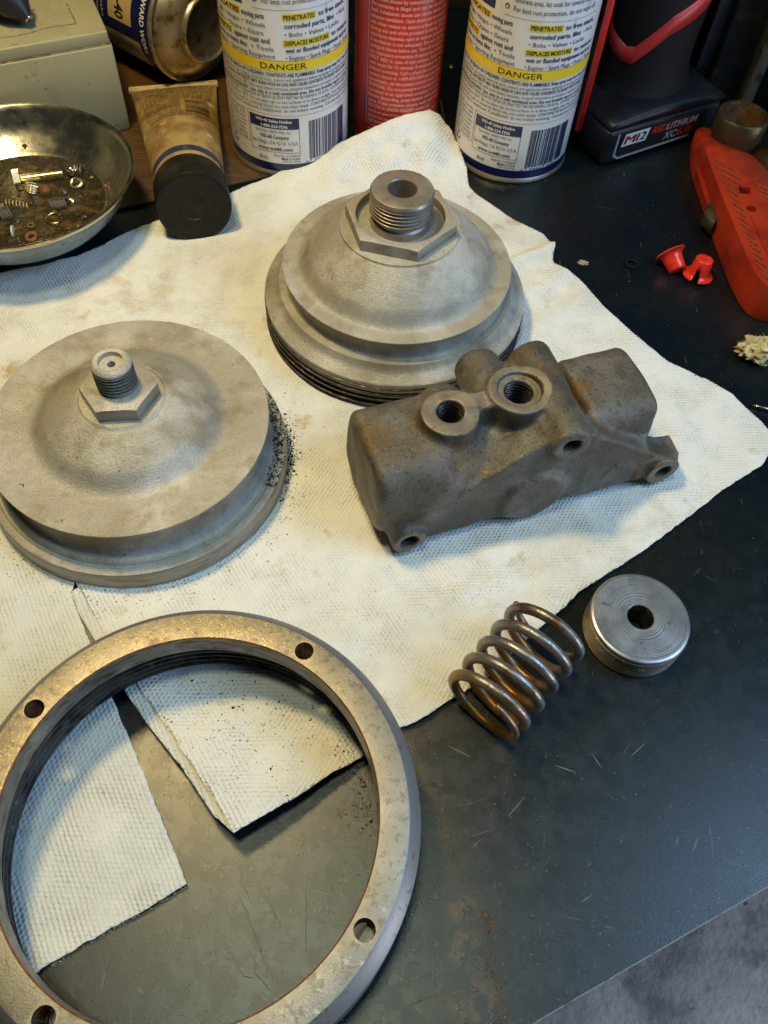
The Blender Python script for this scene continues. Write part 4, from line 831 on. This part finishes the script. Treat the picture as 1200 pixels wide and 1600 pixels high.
# ================================================================== KNIFE
kn=thing('utility_knife','dirty orange red plastic utility knife handle at the right edge','knife',(0,0,0))
def pxl(L_,z): return [tuple(at(a,b,z)) for a,b in L_]
base=pxl([(1082,216),(1079,228),(1079,255),(1091,292),(1110,352),(1128,402),(1146,447),(1165,480),(1185,493),(1215,500),(1260,496),(1290,470),(1262,400),(1228,330),(1195,285),(1160,244),(1120,222),(1095,212)],.35)
top=pxl([(1106,233),(1104,238),(1107,250),(1122,290),(1140,335),(1158,378),(1172,410),(1186,436),(1203,450),(1222,452),(1250,446),(1262,424),(1240,370),(1212,318),(1184,272),(1154,241),(1128,231),(1112,229)],2.0)
def rings_between(b_,t_,prof_): 
    out=[]
    for s,z in prof_:
        out.append([((1-s)*p[0]+s*q[0],(1-s)*p[1]+s*q[1],z) for p,q in zip(b_,t_)])
    return out
def subdiv(P_,it=2):
    P_=np.array(P_)
    for _ in range(it):
        Q=np.roll(P_,-1,0); P_=np.stack([P_*.75+Q*.25,P_*.25+Q*.75],1).reshape(-1,3)
    return [tuple(p) for p in P_]
base=subdiv(base);top=subdiv(top)
R_=rings_between(base,top,[(.22,.05),(.04,.15),(0,.45),(.0,.95),(.03,1.0),(.05,1.02),(.10,1.12),(.82,1.86),(.94,1.97),(1.0,2.0)])
v=[p for r in R_ for p in r]; m_=len(base); f=[]
for i in range(len(R_)-1):
    for k in range(m_): f.append((i*m_+k,i*m_+(k+1)%m_,(i+1)*m_+(k+1)%m_,(i+1)*m_+k))
f.append(tuple((len(R_)-1)*m_+k for k in range(m_)));f.append(tuple(range(m_-1,-1,-1)))
o=mesh('handle_shell',v,f,knifemat,kn); weld(o); o.data.set_sharp_from_angle(angle=math.radians(38))
# ensure outward normals, cut hole and slot
cuts=[]
sqc=at(1163,297,2.0); v,f=prism([(sqc[0]+a_,sqc[1]+b_) for a_,b_ in ((-.32,-.28),(.30,-.34),(.36,.26),(-.26,.32))],1.3,3); cuts.append(mesh('cut',v,f,None,None,False))
rcx=at(1174,326,2.0); v,f=prism(circ(rcx[0],rcx[1],.27,24),1.55,3); cuts.append(mesh('cut',v,f,None,None,False))
boolean(o,cuts); o.data.materials.clear(); o.data.materials.append(knifemat); o.data.polygons.foreach_set('use_smooth',[True]*len(o.data.polygons)); o.data.set_sharp_from_angle(angle=math.radians(38))
ribmat=material('grimy_rib_plastic',(.17,.03,.015),.6,0,[((.30,.04,.02),3,.45,.65)])
# ribs on the top face
rb=[]
def rib(p,q,wd=.11,hh=.07):
    a_=Vector(at(*p,2.0));b_=Vector(at(*q,2.0)); t=(b_-a_).normalized(); n_=Vector((-t.y,t.x,0))*wd/2
    vv=[a_-n_,b_-n_,b_+n_,a_+n_]; vv=[(q_.x,q_.y,1.98) for q_ in vv]+[(q_.x*1+0,q_.y,2.0+hh) for q_ in [a_-n_*.6,b_-n_*.6,b_+n_*.6,a_+n_*.6]]
    return vv,[(4,5,6,7),(0,1,5,4),(1,2,6,5),(2,3,7,6),(3,0,4,7)]
for k in range(17):
    t=k/16; x0=1116+(1187-1116)*t; y0=252+(428-252)*t
    full= k<3
    rv_,rf_=rib((x0+2,y0),(x0+ (38 if full else 18),y0+(20 if full else 12))); mesh('grip_rib',rv_,rf_,ribmat,kn,False)
    if not full and k<13:
        x1=1140+(1222-1140)*t; y1=246+(400-246)*t; rv_,rf_=rib((x1+22,y1+4),(x1+38,y1+14)); mesh('grip_rib',rv_,rf_,ribmat,kn,False)
a_=at(1177,345,2.0); v,f=prism([tuple(at(*p,2.0)[:2]) for p in ((1172,338),(1188,336),(1214,392),(1199,398))],1.95,2.05); mesh('name_pad',v,f,knifemat,kn,False)
# slider slot and green clip on the near side
v=[tuple(at(*p,z)) for p,z in (((1088,262),1.15),((1095,262),1.15),((1113,318),1.10),((1106,322),1.05),((1088,262),1.0),((1096,263),1.0),((1114,318),.95),((1106,322),.95))]
mesh('slider_button',[tuple(Vector(q_)+Vector((-.06,0,.05))) for q_ in v],[(0,3,2,1),(0,4,7,3),(1,2,6,5),(0,1,5,4),(3,7,6,2)],knifemat,kn,False)
v,f=prism([tuple(at(*p,.8)[:2]) for p in ((1104,324),(1116,322),(1124,340),(1113,357),(1098,340))],.35,1.15); o=mesh('side_clip',v,f,greentab,kn,False); bevel(o,.05,1)
# ================================================================== RED VINYL CAPS
def vinyl(name,label,loc,dirv,rot=0):
    t=thing(name,label,'cap',tuple(loc)); dv=Vector(dirv).normalized(); t.rotation_mode='QUATERNION'; t.rotation_quaternion=dv.to_track_quat('Z','Y')
    o=lat('cap_shell',[(.66,-.02),(.78,.02),(.80,.08),(.69,.13),(.58,.20),(.53,.34),(.50,.55),(.46,1.0),(.43,1.04),(.40,1.055),(.2,1.06),(.001,1.06)],capred,t,48,sharp=50)
    if rot:
        bm=bmesh.new(); bm.from_mesh(o.data); kill=[]
        for f_ in bm.faces:
            c_=f_.calc_center_median(); an=(math.degrees(math.atan2(c_.y,c_.x))-rot+180)%360-180
            if c_.z<.60 and abs(an)<(16 if c_.z<.3 else 9): kill.append(f_)
        bmesh.ops.delete(bm,geom=kill,context='FACES'); bm.to_mesh(o.data); bm.free()
    m=o.modifiers.new('s','SOLIDIFY'); m.thickness=.07; m.offset=-1; apply_mods(o); return t,o
p1=Vector(at(1056,397,.72)); t1,_=vinyl('vinyl_cap','glossy red flanged vinyl cap tipped on its side, left of the pair',tuple(Vector(at(1047,396,.72))+Vector((0,.1,0))),(.42,-.78,-.42))
t2,o2=vinyl('vinyl_cap','red flanged vinyl cap standing upright with split flange, right of the pair',tuple(Vector(at(1089,431,.10))),(.06,.10,1),95)
# ================================================================== COTTON, FLAKE, NAIL, PIPE, BACK ITEMS
ct=thing('cotton_wad','torn yellowish cotton wad on the dark table at right edge','cotton',(17.75,10.9,.05))
bm=bmesh.new(); bmesh.ops.create_icosphere(bm,subdivisions=5,radius=1)
for v_ in bm.verts:
    n_=v_.co.copy(); d_=1+.45*mn.fractal(n_*1.6,1,2,4)+.30*mn.fractal(n_*4+Vector((3,1,2)),1,2,3); v_.co=Vector((n_.x*1.0*d_,n_.y*.68*d_,max(-.02,.42+n_.z*.48*d_)))
me=bpy.data.meshes.new('wad'); bm.to_mesh(me); bm.free(); me.polygons.foreach_set('use_smooth',[True]*len(me.polygons)); link('wad',me,cotton,ct)
ff=[]
for i in range(160):
    a_=random.uniform(0,6.28); e_=random.uniform(0,1.2); p=Vector((1.0*math.cos(a_)*math.cos(e_),.65*math.sin(a_)*math.cos(e_),.42+.45*math.sin(e_))); d_=Vector((math.cos(a_),math.sin(a_),random.uniform(-.2,.6)))*random.uniform(.1,.35)
    ff.append(tube([p,p+d_*.5+Vector((0,0,.05)),p+d_+Vector((random.uniform(-.1,.1),random.uniform(-.1,.1),0))],[.014,.011,.006],4))
V,F=merge(ff); tag(mesh('cotton_fibre',V,F,cotton,ct),kind='stuff')
bm=bmesh.new(); bmesh.ops.create_icosphere(bm,subdivisions=3,radius=1); fp=at(912,411,.03)
for v_ in bm.verts:
    n_=v_.co.copy(); d_=1+.7*mn.fractal(n_*1.7,1,2,3); v_.co=Vector((n_.x*.27*d_,n_.y*.16*d_,n_.z*.05*d_))
me=bpy.data.meshes.new('debris_flake'); bm.to_mesh(me); bm.free(); o=link('debris_flake',me,ashmat,None,(fp[0],fp[1],.05)); tag(o,'pale brown debris flake on the dark table above towel edge','flake')
n0=Vector(at(1176,633,.12));n1=Vector(at(1240,650,.12)); v,f=tube([n0,n0+(n1-n0)*.15,n1],[.03,.09,.10],10); o=mesh('metal_pin',v,f,chrome_clean,None); tag(o,'thin pointed metal pin by the right corner of towel','pin')
pp=thing('pipe_fitting','old bronze pipe fitting with open rusty mouth behind the orange knife','pipe fitting',(18.55,27.0,0),0)
lat('pipe_collar',[(1.12,1.4),(1.12,2.95),(1.18,3.05),(1.38,3.05),(1.45,2.95),(1.45,1.9),(1.35,1.6),(1.25,.9),(1.25,.0)],pipe_mat,pp,64,sharp=50)
lat('pipe_bore',[(1.115,2.98),(1.115,1.3),(.001,1.3)],pipe_in,pp,64)
v,f=tube([(1.0,-.3,.85),(3.0,-2.2,.8),(6,-5,.8)],.75,32); mesh('side_branch',v,f,pipe_mat,pp)
bk=thing('steel_bracket','dark steel bracket with grey upright bar behind the pipe fitting','bracket',(0,0,0))
b0=np.array([18.8,32.0])
for nm,(x0,x1,y0,y1,z0,z1),mt in (('upright_bar',(19.9,20.6,31.6,33.0,.02,7.0),barmetal),('back_plate',(18.0,24.5,33.0,34.2,.02,9.5),darkmetal),('top_arm',(19.6,25.0,31.0,33.0,7.0,8.2),darkmetal)):
    rbox(x0,x1,y0,y1,z0,z1,.08,2,nm,mt,bk)
gt=thing('grey_container','rounded grey blue plastic container at the upper right edge','container',(25.6,30.6,0))
lat('container_body',[(.001,.05),(2.7,.05),(3.0,.3),(3.1,2),(3.0,5),(2.6,6.5),(1.5,7),(.001,7.1)],bluegrey,gt,64)
# small screws and chips in the gap between the cans
def gold_screw(px0,py0,px1,py1,z,lab):
    return screw_thread(Vector(at(px0,py0,z)),Vector(at(px1,py1,z)),.16,.10,.0,.2,'screw',brassy,lab,cat='screw')
gold_screw(688,158,694,196,.6,'brass coloured screw lying in the dark gap left of the right spray can')
uv_ball(Vector(at(704,106,1.5)),.22,'brass_fitting','tiny brass fitting in the dark gap between the two cans',brassy,'fitting')
# back rail of dark clutter behind everything (workbench back)
cl=thing('storage_rack','black metal rack standing in the dark behind the spray cans','rack',(0,0,0))
for k in range(5):
    x_=-14+k*9; rbox(x_,x_+.8,41.5,42.3,.02,22,.05,1,'rack_post',darkmetal,cl)
rbox(-15,24,41.4,42.4,3.2,4.2,.05,1,'rack_shelf',darkmetal,cl); rbox(-15,24,42.6,43.0,.02,24,.05,1,'rack_back',darkmetal,cl)
# ================================================================== GRIT AND SPECKS
oct_v=np.array([(1,0,0),(-1,0,0),(0,1,0),(0,-1,0),(0,0,1),(0,0,-1)],float); oct_f=[(0,2,4),(2,1,4),(1,3,4),(3,0,4),(2,0,5),(1,2,5),(3,1,5),(0,3,5)]
from mathutils.bvhtree import BVHTree
bpy.context.view_layer.update()
dg=bpy.context.evaluated_depsgraph_get()
def drop(x,y):
    h,loc,*_r=scene.ray_cast(dg,Vector((x,y,12)),Vector((0,0,-1))); return (loc.z if h else 0)
def grit(name,label,pts,parent=None,mat=grit_mat):
    vv=[];ff=[]
    for x,y,z,s in pts:
        o_=len(vv); r_=np.array([[random.uniform(.6,1.3) for _ in range(3)]])*s; a_=random.uniform(0,6.28); ca,sa=math.cos(a_),math.sin(a_)
        q=oct_v*r_+np.random.uniform(-.25,.25,(6,3))*s; vv+=[(x+p[0]*ca-p[1]*sa,y+p[0]*sa+p[1]*ca,z+p[2]*.7+s*.3) for p in q]; ff+=[tuple(i+o_ for i in t) for t in oct_f]
    o=mesh(name,vv,ff,mat,parent,False); tag(o,label,None if parent else 'grit',None,'stuff'); return o
P=[]
np.random.seed(3)
for i in range(1500):   # along the right of the left cap
    a_=random.gauss(.18,.30); 
    if random.random()<.62: r_=random.uniform(5.64,6.14); a_=random.uniform(-.25,.62); 
    else: r_=6.2+abs(random.gauss(0,.22)); a_=random.gauss(.20,.20)
    x=-10.5+r_*math.cos(a_);y=1.53+r_*math.sin(a_); P.append((x,y,drop(x,y),min(.075,.012+random.expovariate(1/.014))))
for i in range(420):
    a_=random.uniform(-2.6,.7); r_=6.25+abs(random.gauss(0,.55)); x=-10.5+r_*math.cos(a_);y=1.53+r_*math.sin(a_); P.append((x,y,drop(x,y),random.uniform(.01,.032)))
grit('grit','black grit spilled beside and on the flange of the left cap',P)
P=[]
for i in range(2300):
    if random.random()<.42: px=random.uniform(250,590); py=random.triangular(1030,1290,1060)
    elif random.random()<.5: px=random.gauss(560,14);py=random.gauss(1150,28)
    else: px=random.gauss(578,15);py=random.gauss(1222,42)
    q=at(px,py,.3); 
    if math.hypot(q[0]+5.03,q[1]+13.49)<6.1: P.append((q[0],q[1],None,min(.05,.007+random.expovariate(1/.010))))
P=[(x,y,drop(x,y),s) for x,y,z,s in P]; P=[p for p in P if p[2]<2]
grit('grit','fine black grit sprinkled on the towel inside the big ring',P)
P=[]
for i in range(500):
    px=random.uniform(0,1150);py=random.uniform(380,1560); q=at(px,py,.1); z=drop(q[0],q[1])
    if z<.6: P.append((q[0],q[1],z,random.uniform(.008,.022)))
grit('grit','scattered tiny dark specks over the towel and bench',P)
P=[]
for i in range(420):
    px=random.uniform(250,1200);py=random.uniform(1150,1600); q=at(px,py,0); z=drop(q[0],q[1])
    if z<.02 and z>-1: P.append((q[0],q[1],z,random.uniform(.008,.026)))
grit('lint','tiny pale lint and swarf specks scattered on the dark table',P,mat=ashmat)

P=[]
for i in range(700):
    a_=random.uniform(0,6.28); r_=4.0*math.sqrt(random.random()) if random.random()<.6 else random.uniform(3.2,4.6); x=dx+r_*math.cos(a_); y=dy+r_*math.sin(a_); z=drop(x,y)
    if 1.2<z<2.2: P.append((x,y,z-.01,min(.16,.02+random.expovariate(1/.03))))
grit('sludge_crumbs','oily brown sludge crumbs lying in the round parts dish',P,mat=material('sludge',(.05,.032,.012),.35,0,[((.16,.09,.03),3,.5,.7)]))
# scratches and rust crumbs on the bench
def scratch(chain,wd,mat_l):
    P_=[Vector(at(a,b,0)) for a,b in chain]
    vv=[];ff=[]
    Q=[]
    for i in range(len(P_)-1):
        for t in (0,.25,.5,.75): Q.append(P_[i].lerp(P_[i+1],t)+Vector((random.uniform(-.004,.004),random.uniform(-.004,.004),0)))
    Q.append(P_[-1])
    for i,p in enumerate(Q):
        a_=Q[max(0,i-1)];b_=Q[min(len(Q)-1,i+1)]; t=(b_-a_).normalized() if (b_-a_).length>1e-6 else Vector((1,0,0)); n_=Vector((-t.y,t.x,0))*wd*(.3+.7*math.sin(math.pi*min(.95,max(.05,i/(len(Q)-1)))))*random.uniform(.5,1.2)
        vv+=[(p.x-n_.x,p.y-n_.y,.0035),(p.x+n_.x,p.y+n_.y,.0035)]
    for i in range(len(Q)-1): ff.append((2*i,2*i+2,2*i+3,2*i+1))
    mat_l.append((vv,ff))
pale=[];dark=[];rng=random.Random(11)
for ch in ([(342,1357),(368,1385),(385,1425),(402,1470),(418,1515),(440,1540),(456,1550)],[(375,1345),(378,1380),(395,1415)],[(400,1375),(420,1410),(435,1440),(440,1460)],[(355,1480),(380,1525),(400,1530)],[(400,1470),(398,1520),(420,1545),(440,1562)],[(478,1380),(478,1450),(478,1490)],[(1090,1100),(1130,1150),(1165,1215),(1200,1270)],[(905,1350),(950,1355),(1000,1360)],[(600,1585),(680,1555),(760,1535)]): scratch(ch,.010,dark)
for ch in ([(700,1165),(735,1183)],[(868,1196),(900,1207)],[(985,1182),(1010,1160)],[(925,1178),(940,1200)],[(740,1325),(742,1323)],[(795,1275),(820,1245)],[(908,1410),(925,1398)],[(740,1322),(752,1312)],[(1055,1320),(1062,1305)],[(365,1402),(378,1404)],[(480,1390),(515,1398)],[(215,1545),(225,1553)],[(1080,1335),(1092,1308)]): scratch(ch,.018,pale)
for i in range(200):
    px=rng.uniform(200,1200);py=rng.uniform(1120,1600) if rng.random()<.85 else rng.uniform(400,1100); a_=rng.gauss(1.1,.6) if px<620 else rng.uniform(0,3.1); l=rng.expovariate(1/11)+3
    q=at(px,py,0); 
    if drop(q[0],q[1])>.02 or drop(q[0],q[1])<-1: continue
    c_=rng.uniform(-.12,.12); scratch([(px,py),(px+l*.5*math.cos(a_),py+l*.5*math.sin(a_)),(px+l*math.cos(a_+c_),py+l*math.sin(a_+c_))],rng.uniform(.003,.009),pale if rng.random()<.6 else dark)
V,F=merge(pale); tag(mesh('bench_scratch',V,F,material('pale_scratch',(.13,.125,.11),.5,.2),None,False),'pale fine scratches worn into the dark bench paint','scratches',None,'stuff')
V,F=merge(dark); tag(mesh('bench_scratch',V,F,material('dark_scratch',(.018,.012,.008),.6,0),None,False),'dark long scratches cut through the bench paint','scratches',None,'stuff')
P=[]; trail=[(655,1150,5),(668,1200,5),(680,1250,6),(692,1290,7),(705,1330,5),(725,1370,4),(742,1395,4),(755,1425,6),(762,1440,7),(768,1455,6),(765,1500,9),(772,1520,10),(780,1550,8),(785,1590,10),(800,1630,10),(590,1205,10),(535,1275,9),(560,1265,8),(155,1480,3)]
for i in range(1900):
    k=rng.choice((0,1,2,2,3,3,4,7,8,8,8,9,9,10,10,11,11,12,12,13,15,16,17,5)); a_=trail[k];
    b_=trail[k+1] if k<14 else a_
    t=rng.random(); px=a_[0]+(b_[0]-a_[0])*t+rng.gauss(0,a_[2]*.75); py=a_[1]+(b_[1]-a_[1])*t+rng.gauss(0,a_[2]*.75)
    q=at(px,py,0); z=drop(q[0],q[1])
    if -.1<z<.02: P.append((q[0],q[1],-.004,min(.05,.006+rng.expovariate(1/.009))))
grit('rust_crumbs','trail of brown rust crumbs across the bench right of the ring',P,mat=material('rust_crumb',(.085,.048,.026),.8,0,[((.17,.11,.07),6,.5,.7)]))
# groups for things of one kind
GR={'bell_cap':'sandblasted bell caps on the towel','paper_towel':'paper towels on the bench','spray_can':'oil spray cans','o_ring':'loose black o-rings','vinyl_cap':'red vinyl caps on the table','ball_bearing':'steel balls in the dish','small_spring':'small springs in the dish','washer':'washers in the dish'}
for o in bpy.data.objects:
    if o.parent is None:
        k=o.name.split('.')[0]
        if k in GR and 'label' in o: o['group']=GR[k]
